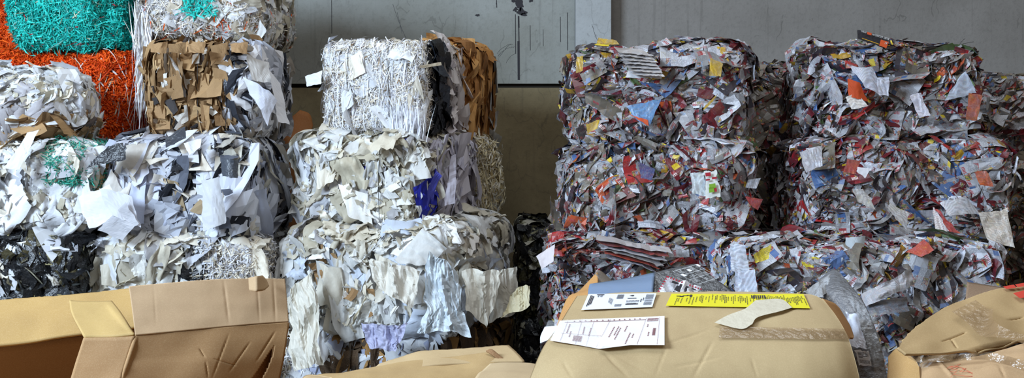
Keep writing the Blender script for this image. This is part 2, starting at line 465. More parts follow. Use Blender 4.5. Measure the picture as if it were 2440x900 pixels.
def k_card(rng, c, n, size, R, aspect=2.2, tilt=0.35, hang=0.85, out_j=0.03, curl=0.9, crumple=0.05, edge=0.35, axis=(1, 0, 0)):
    N = len(c); S = (size or 0.13) * rng.lognormal(0, 0.35, N).clip(.4, 1.8)
    a = rng.uniform(0.5, 1.5, N) * aspect; w = S / np.sqrt(a); h = S * np.sqrt(a)
    e = (rng.rand(N) < edge)[:, None]
    A = np.broadcast_to(np.array(axis, float) @ R.T, (N, 3))
    sg = np.sign(rng.normal(size=(N, 1)))
    nn = np.where(e, nrm(A * sg + n * 0.5 + rng.normal(size=(N, 3)) * 0.25), nrm(n + rng.normal(size=(N, 3)) * tilt))
    c = c + n * rng.uniform(-out_j, out_j * 0.6, (N, 1))
    spin = rng.normal(size=N) * (1 - hang) * 1.6
    return sheets(rng, c, nn, w, h, 5, 7, spin, rng.normal(size=N) * curl / w, rng.normal(size=N) * curl * 0.3 / h, S * crumple * rng.uniform(.2, 1.6, N), 40, 0.12)

KINDS = dict(shred=k_shred, fluff=k_fluff, sheet=k_sheet, drape=k_drape, news=k_news, card=k_card)

# palettes (sRGB of the stock itself; the dark newsprint one has shade mixed in)
WHITE = [(5, (226, 228, 232)), (3, (214, 216, 222)), (2, (232, 224, 208)), (1, (196, 198, 206))]
CREAM = [(4, (208, 200, 182)), (4, (216, 216, 214)), (2, (186, 178, 158)), (1, (232, 230, 226)), (1, (168, 166, 168))]
SHREDW = [(5, (232, 230, 232)), (3, (230, 220, 200)), (1, (200, 196, 190)), (0.4, (150, 120, 90))]
TEAL = [(5, (30, 190, 178)), (3, (60, 216, 204)), (2, (14, 150, 146)), (0.5, (120, 200, 190)), (0.12, (190, 50, 60)), (0.2, (200, 196, 170))]
ORANGE = [(5, (232, 84, 16)), (3, (244, 104, 26)), (2, (200, 62, 10)), (0.3, (240, 150, 90))]
BROWN = [(4, (150, 118, 82)), (3, (168, 134, 94)), (2, (128, 98, 66)), (1, (186, 154, 112)), (0.4, (205, 200, 195)), (0.3, (70, 64, 66))]
KRAFT = [(4, (176, 124, 66)), (3, (158, 106, 54)), (2, (190, 142, 84)), (1, (130, 84, 40))]
DARK = [(6, (26, 27, 30)), (2, (48, 50, 54)), (1, (72, 66, 44)), (0.6, (150, 146, 128)), (0.2, (200, 198, 192))]
NEWS = [(9, (182, 183, 190)), (6, (150, 148, 149)), (4, (212, 216, 228)), (3.2, (106, 22, 32)), (1.0, (170, 40, 38)), (0.8, (186, 146, 40)),
        (0.55, (64, 102, 156)), (0.5, (190, 84, 40)), (0.6, (80, 104, 56)), (5, (50, 43, 50)), (3, (112, 104, 92))]
NEWSSHADED = [(6, (120, 110, 98)), (5, (92, 82, 70)), (2, (160, 152, 140)), (1.5, (96, 26, 26)), (.6, (150, 60, 40)), (4, (48, 42, 38)), (.4, (150, 130, 50))]  # newsprint darkened and browned: shade of the recessed bales put into the colours
BLUEP = [(3, (40, 44, 150)), (1, (80, 84, 180))]
GREYMIX = [(4, (206, 208, 216)), (3, (180, 184, 196)), (2, (222, 214, 200)), (1.6, (44, 46, 54)), (1.2, (96, 100, 112)), (0.5, (170, 150, 120))]

FR = ('front', 'left', 'right', 'top', 'back')
# ------------------------------------------------------------------ the bales
def fullnews(b, dens=1300, size=0.105, parts=60, edge=0.5, pal=NEWS, faces=FR, **kw):
    b.layer('news', faces, dens * 0.95, pal, size * 0.85, edge=edge, out=-0.006, parts=0, part='loose_newspaper_scraps', **kw)
    b.layer('news', faces, dens * 0.13, pal, size * 1.45, edge=edge * 0.7, out=0.004, parts=parts, part='larger_newspaper_scraps', **kw)
    return b

# ---- left edge column
A1 = Bale(28, 306, -130, 134, 8.6, 0.8, 'teal green shredded tissue bale at the top left corner', base=(24, 150, 142), seed=11, lump=0.07, k=5, ridge=.04, name='shredded_tissue_bale')
A1.layer('fluff', FR, 17000, TEAL, 0.05, width=0.005)
A1.layer('shred', ['front', 'right'], 700, TEAL, 0.12, hang=0.1)
A3 = Bale(-12, 352, -130, 128, 9.5, 0.8, 'orange shredded tissue bale standing behind the teal green one', base=(170, 52, 10), seed=12, lump=0.04, name='shredded_tissue_bale')
A3.layer('fluff', FR, 9000, ORANGE, 0.05, width=0.006)
A2 = Bale(-80, 324, 122, 350, 8.62, 1.3, 'bright orange shredded tissue bale beneath the teal green one', base=(170, 52, 10), seed=13, lump=0.07, ridge=.04, name='shredded_tissue_bale')
A2.layer('fluff', FR, 15000, ORANGE, 0.045, width=0.006)
A2.layer('shred', [('front', (.6, 1, 0, 1))], 260, CREAM, 0.18, hang=0.8)
A4 = Bale(-260, 168, 158, 350, 7.75, 0.8, 'white scrap paper bale over a band of brown cardboard, left of the orange tissue', base=(200, 198, 196), seed=14, lump=0.05, k=3.2, core='film', res=110, fine=.015, ff=50, depth_in=.015)
A4.layer('sheet', FR, 420, WHITE, 0.10, hang=0.1, parts=20, tilt=0.4)
A4.layer('sheet', [('front', (.3, 1, .3, 1)), ('right', (0, 1, .3, 1))], 1500, CREAM, 0.05, tilt=0.5)
A4.layer('shred', [('front', (0, 1, .25, 1)), 'right', 'top'], 1500, CREAM, 0.05, hang=0.2)
A4.layer('drape', [('front', (.45, 1, .1, .8))], 160, [(1, (190, 186, 190))], 0.17, hang=0.3, parts=10)
A4.layer('card', [('front', (0, 1, 0, .33)), ('right', (0, 1, 0, .3))], 420, BROWN, 0.16, hang=0.0, aspect=0.5, edge=0.4, axis=(0, 0, 1), out=0.03, parts=20)
A5 = Bale(-200, 222, 350, 552, 7.7, 1.2, 'white crumpled paper bale with a teal patch at its upper right corner', base=(206, 206, 206), seed=15, lump=0.04, core='film', res=150, fine=.03, ff=42, depth_in=.028, ridge=.045)
A5.layer('drape', FR, 130, WHITE, 0.17, hang=0.4, parts=30)
A5.layer('drape', FR, 420, CREAM, 0.06, hang=0.4, crumple=.14, freq=130, part='torn_tissue')
A5.layer('sheet', ['top', ('front', (0, 1, .75, 1))], 120, WHITE, 0.14, hang=0.2, out=0.02, parts=15)
A5.layer('drape', ['top', ('front', (0, 1, .6, 1))], 200, WHITE, 0.12, hang=0.0, out=0.02, parts=15)
A5.layer('fluff', [('front', (.74, 1, .55, 1)), ('right', (0, .6, .5, 1)), ('top', (.7, 1, 0, .5))], 11000, [(5, (40, 140, 120)), (2, (70, 170, 150)), (1, (160, 190, 170))], 0.05, out=0.028, loose=.05)
A5.layer('sheet', ['right'], 300, BROWN, 0.10, hang=0.5)
A6 = Bale(-200, 190, 555, 775, 7.7, 1.2, 'black plastic and dark scrap bale at the lower left, under the white one', base=(24, 25, 28), seed=16, lump=0.04, core='dark')
A6.layer('sheet', FR, 1500, DARK, 0.09, mat='dark', hang=0.4, parts=30, part='dark_film_scraps')
A6.layer('shred', FR, 600, [(3, (50, 52, 50)), (1, (160, 150, 110)), (1, (190, 200, 210))], 0.14, hang=0.6, width=0.012)
A6.layer('drape', [('front', (0, .62, 0, .72))], 240, WHITE, 0.17, parts=12, out=0.03)
A6.layer('sheet', [('front', (.3, .9, .9, 1)), 'top'], 160, WHITE, 0.10, hang=0.1)

# ---- second column
B0 = Bale(308, 622, -150, 98, 8.25, 1.25, 'large white shredded paper bale with a teal tuft, on top of the second column', base=(206, 202, 196), seed=21, lump=0.05, k=4.5, core='film', res=110, fine=.015, ff=60, depth_in=.015)
B0.layer('shred', FR, 6200, SHREDW, 0.065, hang=0.3, width=0.005, curl=1.4)
B0.layer('sheet', FR, 700, WHITE, 0.06, tilt=0.6)
B0.layer('shred', [('front', (.42, .66, .24, .42))], 7000, TEAL[:4], 0.05, hang=0.1, part='teal_paper_strips', out=0.04, loose=.05)
B0.layer('shred', ['front', 'right'], 130, ORANGE, 0.09, hang=0.5, part='orange_paper_strips', out=0.02)
B0.layer('drape', ['right', ('front', (.6, 1, .1, 1))], 260, CREAM, 0.13, hang=0.7, parts=16)
B1 = Bale(340, 606, 102, 325, 8.0, 1.25, 'brown folded cardboard bale with white paper bulging at its right side', base=(96, 72, 48), seed=22, lump=0.03, core='card', pinch=(-.6, -.15, .3, .7), pinchd=.05, name='cardboard_bale', k=7)
B1.layer('card', [('front', (0, .86, 0, 1)), 'left', 'top'], 440, BROWN, 0.115, parts=80, edge=0.4, loose=.04, crumple=.06, aspect=1.7)
B1.layer('card', [('front', (0, .86, 0, 1)), 'left'], 300, BROWN, 0.08, edge=0.5, out=-0.01)
B1.layer('sheet', [('front', (0, .9, 0, 1))], 150, [(1, (226, 222, 214)), (1, (60, 56, 56))], 0.04, hang=0.7, out=0.02)
B1.layer('sheet', [('front', (.8, 1, 0, 1)), ('right', (0, 1, 0, 1))], 620, [(4, (226, 224, 226)), (2, (196, 198, 208)), (1, (150, 140, 128)), (.7, (54, 56, 64))], 0.14, hang=0.6, parts=60, tilt=0.7, out=0.02)
B1.layer('shred', [('right', (.5, 1, 0, 1))], 800, CREAM, 0.09)
B1.layer('sheet', [('front', (.78, .9, .5, 1))], 400, [(1, (52, 56, 68))], 0.11, mat='dark', hang=0.9, out=0.02, part='black_film_scraps')
# white strands hanging down past the cardboard bale's left edge
B0.layer('shred', [('front', (0, .13, 0, .3)), ('left', (0, .3, 0, .4))], 2600, [(1, (236, 236, 244)), (1, (224, 216, 204))], 0.30, hang=0.93, curl=0.35, part='hanging_paper_strips', out=0.03, width=0.006, loose=None, drop=True, flat=.1)
B2 = Bale(238, 604, 335, 566, 7.8, 1.25, 'bale of folded white and blue-grey paper with black pieces, under the cardboard bale', base=(140, 144, 156), seed=23, lump=0.035, k=7, pinch=(-.2, .35), core='film', res=100, fine=.02, ff=30, depth_in=.02, ridge=.035)
B2.layer('sheet', FR, 620, GREYMIX, 0.12, hang=0.8, aspect=1.9, parts=50, tilt=0.5)
B2.layer('drape', [('front', (0, .5, 0, 1)), 'right', 'left'], 150, [(3, (204, 206, 218)), (2, (180, 186, 206)), (1, (214, 208, 200))], 0.22, hang=0.9, aspect=2.4, parts=45, crumple=0.06, freq=45, out=0.012)
B2.layer('sheet', [('front', (.5, 1, .35, 1)), ('front', (0, .12, .6, 1))], 460, [(3, (34, 36, 42)), (1, (90, 92, 100))], 0.10, mat='dark', parts=20, part='black_film_scraps')
B2.layer('sheet', ['top', ('front', (0, 1, .85, 1))], 420, [(3, (226, 230, 238)), (1, (190, 186, 178)), (1, (60, 62, 70))], 0.12, hang=0.2, parts=18, out=0.02)
B2.layer('sheet', [('front', (.5, 1, 0, .9)), 'right'], 120, [(3, (216, 220, 232)), (1, (200, 196, 184))], 0.22, hang=0.93, aspect=2.6, parts=30, tilt=0.35, out=0.02)
B3 = Bale(196, 628, 566, 800, 7.75, 1.2, 'white film and shredded paper bale, lowest of the second column', base=(208, 206, 200), seed=24, lump=0.035, k=7, core='film', res=150, fine=.03, ff=42, depth_in=.028, ridge=.045)
B3.layer('drape', [('front', (0, .62, 0, 1)), 'left', 'top'], 90, CREAM, 0.19, hang=0.9, aspect=2.0, parts=40, crumple=0.09, freq=80)
B3.layer('sheet', [('front', (.5, .65, 0, 1))], 500, CREAM, 0.07)
B3.layer('shred', [('front', (.6, 1, 0, .92)), 'right'], 8000, [(4, (226, 226, 232)), (3, (224, 214, 196)), (1, (170, 168, 170))], 0.065, hang=0.3, width=0.0048, curl=1.5, out=0.015)
B3.layer('sheet', [('front', (.58, .66, .3, 1))], 900, [(1, (26, 27, 32))], 0.09, mat='dark', hang=0.9, part='black_film_scraps', out=0.03)
B3.layer('drape', ['top', ('front', (0, 1, .9, 1))], 200, WHITE, 0.16, hang=0.1, parts=14, out=0.02)

# ---- middle column (bales turned so that the right-hand long side shows)
RZ = -0.30
C1 = Bale(730, 1012, 88, 318, 7.95, 1.42, 'white shredded paper bale, topmost of the middle column', rz=RZ, base=(214, 214, 218), seed=31, lump=0.03, core='film', res=130, fine=.012, ff=55, depth_in=.006, ridge=.02)
C1.layer('shred', ['front', 'left', 'top', ('right', (0, .12, 0, 1)), ('right', (.22, .5, .5, 1))], 6500, SHREDW, 0.065, hang=0.5, width=0.0042, curl=1.5, loose=.018)
C1.layer('shred', ['front', 'left'], 520, [(1, (238, 240, 250))], 0.2, hang=0.93, curl=0.7, out=0.012, width=.0045, parts=60, part='long_paper_strips', loose=.02)
C1.layer('drape', ['front', 'left'], 120, WHITE, 0.12, parts=12, out=-0.01)
C1.layer('sheet', ['top', ('front', (0, 1, .85, 1))], 600, SHREDW, 0.045, hang=0.0)
C1.layer('sheet', [('right', (.11, .23, 0, 1))], 1500, [(4, (20, 21, 24)), (1, (44, 50, 60))], 0.10, mat='dark', hang=0.9, out=0.03, part='black_film_scraps')
C1.layer('sheet', [('right', (.22, .5, 0, .95))], 900, [(2, (216, 208, 206)), (1, (196, 188, 192))], 0.12, hang=0.95, aspect=3.0, parts=12)
C1.layer('card', [('right', (.48, 1, 0, 1)), ('top', (.55, 1, .5, 1)), 'back'], 700, KRAFT, 0.17, aspect=3.2, hang=0.95, edge=0.5, parts=50, out=0.015, axis=(0, 1, 0))
C1.layer('sheet', [('right', (.93, 1, 0, .9)), ('back', (.8, 1, 0, 1))], 160, [(1, (190, 190, 186))], 0.2, hang=0.97, parts=8, out=0.03)
C2 = Bale(655, 1008, 318, 545, 7.85, 1.5, 'white tissue paper bale with a blue streak, second from the top of the middle column', rz=RZ, base=(210, 208, 200), seed=32, lump=0.04, k=8, core='film', res=150, fine=.03, ff=42, depth_in=.028, ridge=.045)
C2.layer('drape', ['front', 'left', 'top', ('right', (0, .5, 0, 1))], 190, CREAM, 0.13, hang=0.85, parts=50)
C2.layer('drape', FR, 520, CREAM, 0.055, hang=0.6, tilt=0.6, crumple=.14, freq=140, part='torn_tissue')
C2.layer('drape', [('front', (0, .35, 0, 1)), 'left'], 120, WHITE, 0.16, parts=10, out=0.01)
C2.layer('drape', ['top', ('front', (0, 1, .84, 1))], 260, CREAM, 0.13, hang=0.1, parts=20, out=0.025)
C2.layer('sheet', [('right', (.02, .14, 0, .55)), ('front', (.93, 1, 0, .3))], 800, BLUEP, 0.07, hang=0.9, aspect=2.2, out=0.05, part='blue_paper_scraps')
C2.layer('sheet', [('front', (.45, .55, .6, .95)), ('front', (.84, .9, .75, .95))], 350, BLUEP, 0.05, part='blue_paper_scraps', out=0.015)
C2.layer('sheet', [('right', (.1, .62, 0, 1))], 420, [(3, (206, 202, 216)), (2, (190, 184, 190))], 0.16, hang=0.96, aspect=3.2, parts=30, tilt=0.3, out=0.01)
C2.layer('shred', [('right', (.6, 1, 0, 1)), ('top', (.6, 1, .5, 1)), 'back'], 6500, [(3, (222, 208, 170)), (2, (232, 226, 210)), (1, (176, 156, 112))], 0.12, hang=0.55, width=0.008, out=0.02)
C3 = Bale(600, 1060, 545, 800, 7.62, 1.45, 'bale of large crumpled white sheets, third from the top of the middle column', rz=RZ, base=(204, 204, 200), seed=33, lump=0.06, k=7, pinch=(-.45, .15, .6), pinchd=0.04, core='film', res=150, fine=.03, ff=42, depth_in=.028, ridge=.045)
C3.layer('drape', ['front', 'left', 'right'], 105, [(4, (200, 200, 198)), (3, (206, 200, 186)), (2, (190, 198, 212)), (.7, (160, 158, 154))], 0.21, hang=0.85, aspect=1.9, parts=60, crumple=0.10, freq=70)
C3.layer('drape', FR, 330, CREAM, 0.06, hang=0.7, tilt=0.7, crumple=.14, freq=130, part='torn_tissue')
C3.layer('drape', ['top', ('front', (0, 1, .84, 1)), ('right', (0, 1, .86, 1))], 300, CREAM, 0.16, hang=0.0, aspect=0.6, parts=40, out=0.03)
C3.layer('sheet', [('front', (.1, .9, .1, .9))], 60, BROWN, 0.06, hang=0.9, out=0.01)
C4 = Bale(612, 1050, 806, 1024, 7.65, 1.45, 'mixed white, brown and black scrap bale at the foot of the middle column', rz=RZ, base=(46, 40, 36), seed=34, lump=0.05)
C4.layer('shred', [('front', (0, .24, 0, 1)), 'left'], 7500, SHREDW, 0.09, hang=0.6)
C4.layer('drape', [('front', (.14, .55, 0, 1)), ('front', (.7, 1, .3, 1))], 260, [(3, (204, 206, 210)), (1, (160, 166, 190))], 0.17, parts=16)
C4.layer('card', [('front', (.3, .72, 0, 1)), 'right', 'top'], 260, [(2, (140, 104, 56)), (3, (62, 46, 34)), (1, (40, 34, 32))], 0.16, parts=20)
# dark bale behind, right of the middle column
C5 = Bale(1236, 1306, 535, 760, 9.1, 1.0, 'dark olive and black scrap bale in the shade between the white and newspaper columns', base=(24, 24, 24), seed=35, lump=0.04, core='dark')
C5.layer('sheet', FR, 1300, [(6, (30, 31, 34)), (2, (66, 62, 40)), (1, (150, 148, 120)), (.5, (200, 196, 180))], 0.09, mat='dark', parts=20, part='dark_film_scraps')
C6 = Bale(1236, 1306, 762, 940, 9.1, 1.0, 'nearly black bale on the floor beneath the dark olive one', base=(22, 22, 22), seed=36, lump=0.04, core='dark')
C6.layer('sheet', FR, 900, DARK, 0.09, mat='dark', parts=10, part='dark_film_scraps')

# ---- newspaper columns
D1 = Bale(1372, 1782, 108, 345, 8.0, 1.2, 'newspaper bale topmost of the left newspaper column, beside the concrete pillar', base=(90, 84, 80), seed=41, lump=0.05, core='news', name='newspaper_bale', aniso=(.7, .7, 1.2), ridge=.03, k=11.200000000000001)
fullnews(D1, swirl=1.1, curl=1.0)
D2 = Bale(1355, 1792, 345, 556, 7.95, 1.2, 'newspaper bale with swirled grey pages, middle of the left newspaper column', base=(90, 84, 80), seed=42, lump=0.06, core='news', name='newspaper_bale', aniso=(.7, .7, 1.2), ridge=.03, k=9.600000000000001)
fullnews(D2, swirl=1.3, edge=0.45)
D3 = Bale(1322, 1714, 560, 800, 7.85, 1.2, 'newspaper bale under the swirled one, partly behind the taped carton', base=(80, 70, 70), seed=43, lump=0.07, core='news', name='newspaper_bale', aniso=(.7, .7, 1.2), ridge=.03, k=9.600000000000001)
fullnews(D3, swirl=0.8, edge=0.65)
D4 = Bale(1322, 1714, 802, 1022, 7.9, 1.2, 'newspaper bale on the floor at the foot of the left newspaper column', base=(70, 64, 62), seed=44, lump=0.05, core='news', name='newspaper_bale')
fullnews(D4, dens=700, parts=10)
F1 = Bale(1962, 2345, 100, 338, 7.95, 1.2, 'newspaper bale with a domed top, topmost of the right newspaper column', base=(90, 84, 84), seed=45, lump=0.06, core='news', name='newspaper_bale', aniso=(.7, .7, 1.2), ridge=.03, k=7.2)
fullnews(F1, swirl=1.0, size=0.115)
F2 = Bale(1935, 2398, 340, 572, 7.9, 1.2, 'newspaper bale with red leaflets, directly under the domed one', base=(90, 84, 84), seed=46, lump=0.05, core='news', name='newspaper_bale', aniso=(.7, .7, 1.2), ridge=.03, k=11.200000000000001)
fullnews(F2, swirl=1.2, size=0.115, edge=0.4)
F3 = Bale(1776, 2400, 592, 860, 7.0, 1.35, 'wide newspaper bale jutting forward at the lower right, its top showing', base=(84, 78, 78), seed=47, lump=0.06, core='news', name='newspaper_bale', aniso=(.7, .7, 1.2), ridge=.03, k=12.8)
fullnews(F3, swirl=1.2, size=0.10, edge=0.6)
F3.layer('news', [('front', (0, .36, 0, .95)), 'left'], 500, [(1, (214, 222, 236)), (.3, (80, 110, 160)), (.2, (226, 206, 60))], 0.11, edge=0.05, parts=10, part='pale_newspaper_scraps', out=0.02)
F4 = Bale(1776, 2400, 862, 1150, 7.0, 1.35, 'newspaper bale on the floor beneath the one jutting forward', base=(84, 78, 78), seed=48, lump=0.05, core='news', name='newspaper_bale')
fullnews(F4, dens=500, parts=8)
F5 = Bale(1935, 2398, 574, 1022, 8.4, 0.75, 'tall newspaper bale hidden behind the one jutting forward', base=(84, 78, 78), seed=53, lump=0.04, core='news', name='newspaper_bale')
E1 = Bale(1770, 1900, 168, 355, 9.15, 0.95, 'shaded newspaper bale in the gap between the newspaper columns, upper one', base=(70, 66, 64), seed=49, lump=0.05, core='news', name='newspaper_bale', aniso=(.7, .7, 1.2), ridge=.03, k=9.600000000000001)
fullnews(E1, pal=NEWSSHADED, parts=20)
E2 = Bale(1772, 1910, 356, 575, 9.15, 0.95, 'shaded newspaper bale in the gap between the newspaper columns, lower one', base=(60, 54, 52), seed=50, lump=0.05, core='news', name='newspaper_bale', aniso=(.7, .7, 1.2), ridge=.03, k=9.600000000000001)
fullnews(E2, pal=NEWSSHADED, parts=20)
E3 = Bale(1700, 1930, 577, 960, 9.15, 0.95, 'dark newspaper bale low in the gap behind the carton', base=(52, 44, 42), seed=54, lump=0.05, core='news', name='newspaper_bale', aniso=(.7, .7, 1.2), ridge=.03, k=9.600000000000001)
fullnews(E3, pal=NEWSSHADED, parts=10, dens=900)
G1 = Bale(2322, 2640, 182, 372, 8.9, 1.1, 'newspaper bale at the right edge behind the domed one', base=(80, 74, 70), seed=51, lump=0.05, core='news', name='newspaper_bale', aniso=(.7, .7, 1.2), ridge=.03, k=11.200000000000001)
fullnews(G1, parts=30)
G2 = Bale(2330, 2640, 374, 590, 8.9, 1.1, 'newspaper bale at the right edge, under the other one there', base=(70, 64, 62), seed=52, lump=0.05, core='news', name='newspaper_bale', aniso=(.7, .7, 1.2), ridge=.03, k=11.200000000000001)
fullnews(G2, pal=NEWSSHADED, parts=30)
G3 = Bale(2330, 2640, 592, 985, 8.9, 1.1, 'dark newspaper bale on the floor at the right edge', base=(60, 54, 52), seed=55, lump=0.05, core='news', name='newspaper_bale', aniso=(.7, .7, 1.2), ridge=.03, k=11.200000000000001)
fullnews(G3, pal=NEWSSHADED, dens=600, parts=6)

A7 = Bale(-200, 190, 777, 1040, 7.7, 1.2, 'white scrap paper bale on the floor at the far left, behind the open carton', base=(150, 148, 140), seed=61)
A7.layer('sheet', FR[:4], 500, CREAM, 0.12, parts=4)
B4 = Bale(196, 628, 802, 1036, 7.75, 1.2, 'white scrap paper bale on the floor of the second column, behind the open carton', base=(150, 148, 140), seed=62)
B4.layer('sheet', FR[:4], 500, CREAM, 0.12, parts=4)
# ------------------------------------------------------------------ room, camera, light
def box(name, lo, hi, mat, kind='structure', parent=None):
    lo = np.array(lo, float); hi = np.array(hi, float)
    V = np.array([[x, y, z] for x in (0, 1) for y in (0, 1) for z in (0, 1)]) * (hi - lo) + lo
    Fq = np.array([[0, 1, 3, 2], [4, 6, 7, 5], [0, 4, 5, 1], [2, 3, 7, 6], [0, 2, 6, 4], [1, 5, 7, 3]])
    o = mesh_np(name, V, Fq, mat, parent)
    if kind: o['kind'] = kind
    return o
WY = 10.45
c_up = mat_concrete('wall_concrete_panel', (140, 142, 138), (118, 118, 110), 0.0)
c_rt = mat_concrete('wall_concrete_right', (132, 128, 124), (112, 108, 103), 9.0, 0.6)
c_lo = mat_concrete('wall_concrete_lower', (132, 118, 88), (98, 86, 60), 4.0)
c_pl = mat_concrete('pillar_concrete', (168, 172, 174), (150, 152, 152), 14.0, 0.4)
c_fl = mat_concrete('floor_concrete', (110, 104, 96), (74, 70, 64), 21.0)
c_jt = mat_plain('joint_filler', (44, 38, 30), 0.9)
def wx(px): return (px - CX) / F * WY
zs = H - (205 - HY) / F * WY
box('floor', (-9, -6, -0.2), (9, WY + 0.4, 0.0), c_fl)
box('wall_back', (-9, WY, zs + 0.02), (wx(1369.5), WY + 0.3, 6.5), c_up)
box('wall_back', (-9, WY - 0.035, 0.0), (wx(1455), WY + 0.3, zs - 0.015), c_lo)
box('wall_back', (wx(1440), WY + 0.02, 0.0), (9, WY + 0.3, 6.5), c_rt)
box('trim_1', (-9, WY + 0.06, zs - 0.03), (wx(1369), WY + 0.28, zs + 0.035), c_jt)
box('wall_pillar', ((1372.0 - CX) / F * (WY - .14), WY - 0.14, 0.0), ((1456.0 - CX) / F * (WY - .14), WY + 0.3, 6.5), c_pl)

# vertical construction joint and grease stain on the wall panel
def stain():
    rng = np.random.RandomState(5)
    V = []; Fq = []
    def blob(px, py, w, h, n=9):
        c = P(px, py, WY - 0.002); k = len(V); a0 = rng.rand() * 6
        V.append(c)
        for i in range(n * 2):
            a = a0 + i * math.pi / n; r = rng.uniform(0.55, 1.15)
            V.append(c + np.array([math.cos(a) * w * r, 0, math.sin(a) * h * r]))
        for i in range(n):
            Fq.append([k, k + 1 + 2 * i, k + 1 + (2 * i + 1), k + 1 + (2 * i + 2) % (2 * n)])
    blob(1238, 8, 0.035, 0.07); blob(1242, 28, 0.045, 0.035); blob(1228, 22, 0.02, 0.02); blob(1248, 34, 0.03, 0.014)
    blob(1138, 36, 0.022, 0.010); blob(1265, 2, 0.02, 0.012); blob(1224, 0, 0.018, 0.02); blob(1236, -20, 0.05, 0.05)
    for x, y0, y1, w in ((1228, 34, 128, 0.0028), (1235.5, 38, 66, 0.006), (1235.5, 98, 190, 0.009), (1236, 66, 98, 0.004), (1183, 0, 18, .003), (1182, 8, 10, .002), (790, 0, 80, .002), (1335, 40, 100, .002), (1352, 30, 120, .0025), (1263, 60, 120, .002), (1294, 70, 110, .0015)):
        a = P(x, y0, WY - 0.002); b = P(x + 0.6, y1, WY - 0.002); k = len(V)
        V.extend([a + [-w, 0, 0], a + [w, 0, 0], b + [w, 0, 0], b + [-w, 0, 0]]); Fq.append([k, k + 1, k + 2, k + 3])
    o = mesh_np('wall_stain', np.array(V), np.array(Fq), mat_plain('grease_stain', (40, 38, 42), 0.8))
    o['kind'] = 'structure'
stain()

cam = bpy.data.cameras.new('camera'); co = bpy.data.objects.new('camera', cam); COL.objects.link(co)
co.location = (0, 0, H); co.rotation_euler = (math.pi / 2, 0, 0)
cam.sensor_width = 36; cam.lens = F / 2440 * 36
cam.shift_y = -(450 - HY) / 2440
cam.clip_start = 0.05
SC.camera = co

def area(name, loc, target, sx, sy, power, col):
    l = bpy.data.lights.new(name, 'AREA'); l.shape = 'RECTANGLE'; l.size = sx; l.size_y = sy
    l.energy = power; l.color = col
    o = bpy.data.objects.new(name, l); COL.objects.link(o); o.location = loc
    o.rotation_euler = (Vector(target) - Vector(loc)).to_track_quat('-Z', 'Y').to_euler()
    return o
area('gate_daylight', (-7.0, -0.5, 5.0), (-1.2, 8.2, 1.3), 3.2, 2.6, 1750, (0.66, 0.82, 1.0))
area('skylight_daylight', (0.5, 4.5, 7.0), (0.3, 6.0, 0), 4.0, 3.0, 220, (0.84, 0.92, 1.0))
w = bpy.data.worlds.new('world'); SC.world = w; w.use_nodes = True
w.node_tree.nodes['Background'].inputs[0].default_value = (1.0, 0.88, 0.70, 1)
w.node_tree.nodes['Background'].inputs[1].default_value = 0.22

vs = SC.view_settings
vs.view_transform = 'Standard'; vs.look = 'None'; vs.gamma = 1.0; vs.exposure = 0.0; vs.use_curve_mapping = False
SC.cycles.max_bounces = 6; SC.cycles.transparent_max_bounces = 12
# ------------------------------------------------------------------ folded panels and single sheets
def resample(rows, nu, nv, smooth=True):
    G = np.array(rows, float)                     # R x C x 3 control points (px, py, distance)
    def interp(A, n):
        m = A.shape[0]
        t = np.linspace(0, m - 1, n); i = np.clip(t.astype(int), 0, m - 2); f = (t - i)[:, None, None]
        p1, p2 = A[i], A[i + 1]
        if not smooth or m < 3: return p1 * (1 - f) + p2 * f
        p0 = np.where((i > 0)[:, None, None], A[np.maximum(i - 1, 0)], 2 * p1 - p2)
        p3 = np.where((i < m - 2)[:, None, None], A[np.minimum(i + 2, m - 1)], 2 * p2 - p1)
        return 0.5 * (2 * p1 + (p2 - p0) * f + (2 * p0 - 5 * p1 + 4 * p2 - p3) * f ** 2 + (3 * p1 - p0 - 3 * p2 + p3) * f ** 3)
    A = interp(G, nv)
    return np.swapaxes(interp(np.swapaxes(A, 0, 1), nu), 0, 1)

def inpoly(x, y, poly):
    ins = np.zeros(x.shape, bool); n = len(poly)
    for i in range(n):
        x1, y1 = poly[i]; x2, y2 = poly[(i + 1) % n]
        c = ((y1 > y) != (y2 > y)) & (x < (x2 - x1) * (y - y1) / ((y2 - y1) + 1e-9) + x1)
        ins ^= c
    return ins

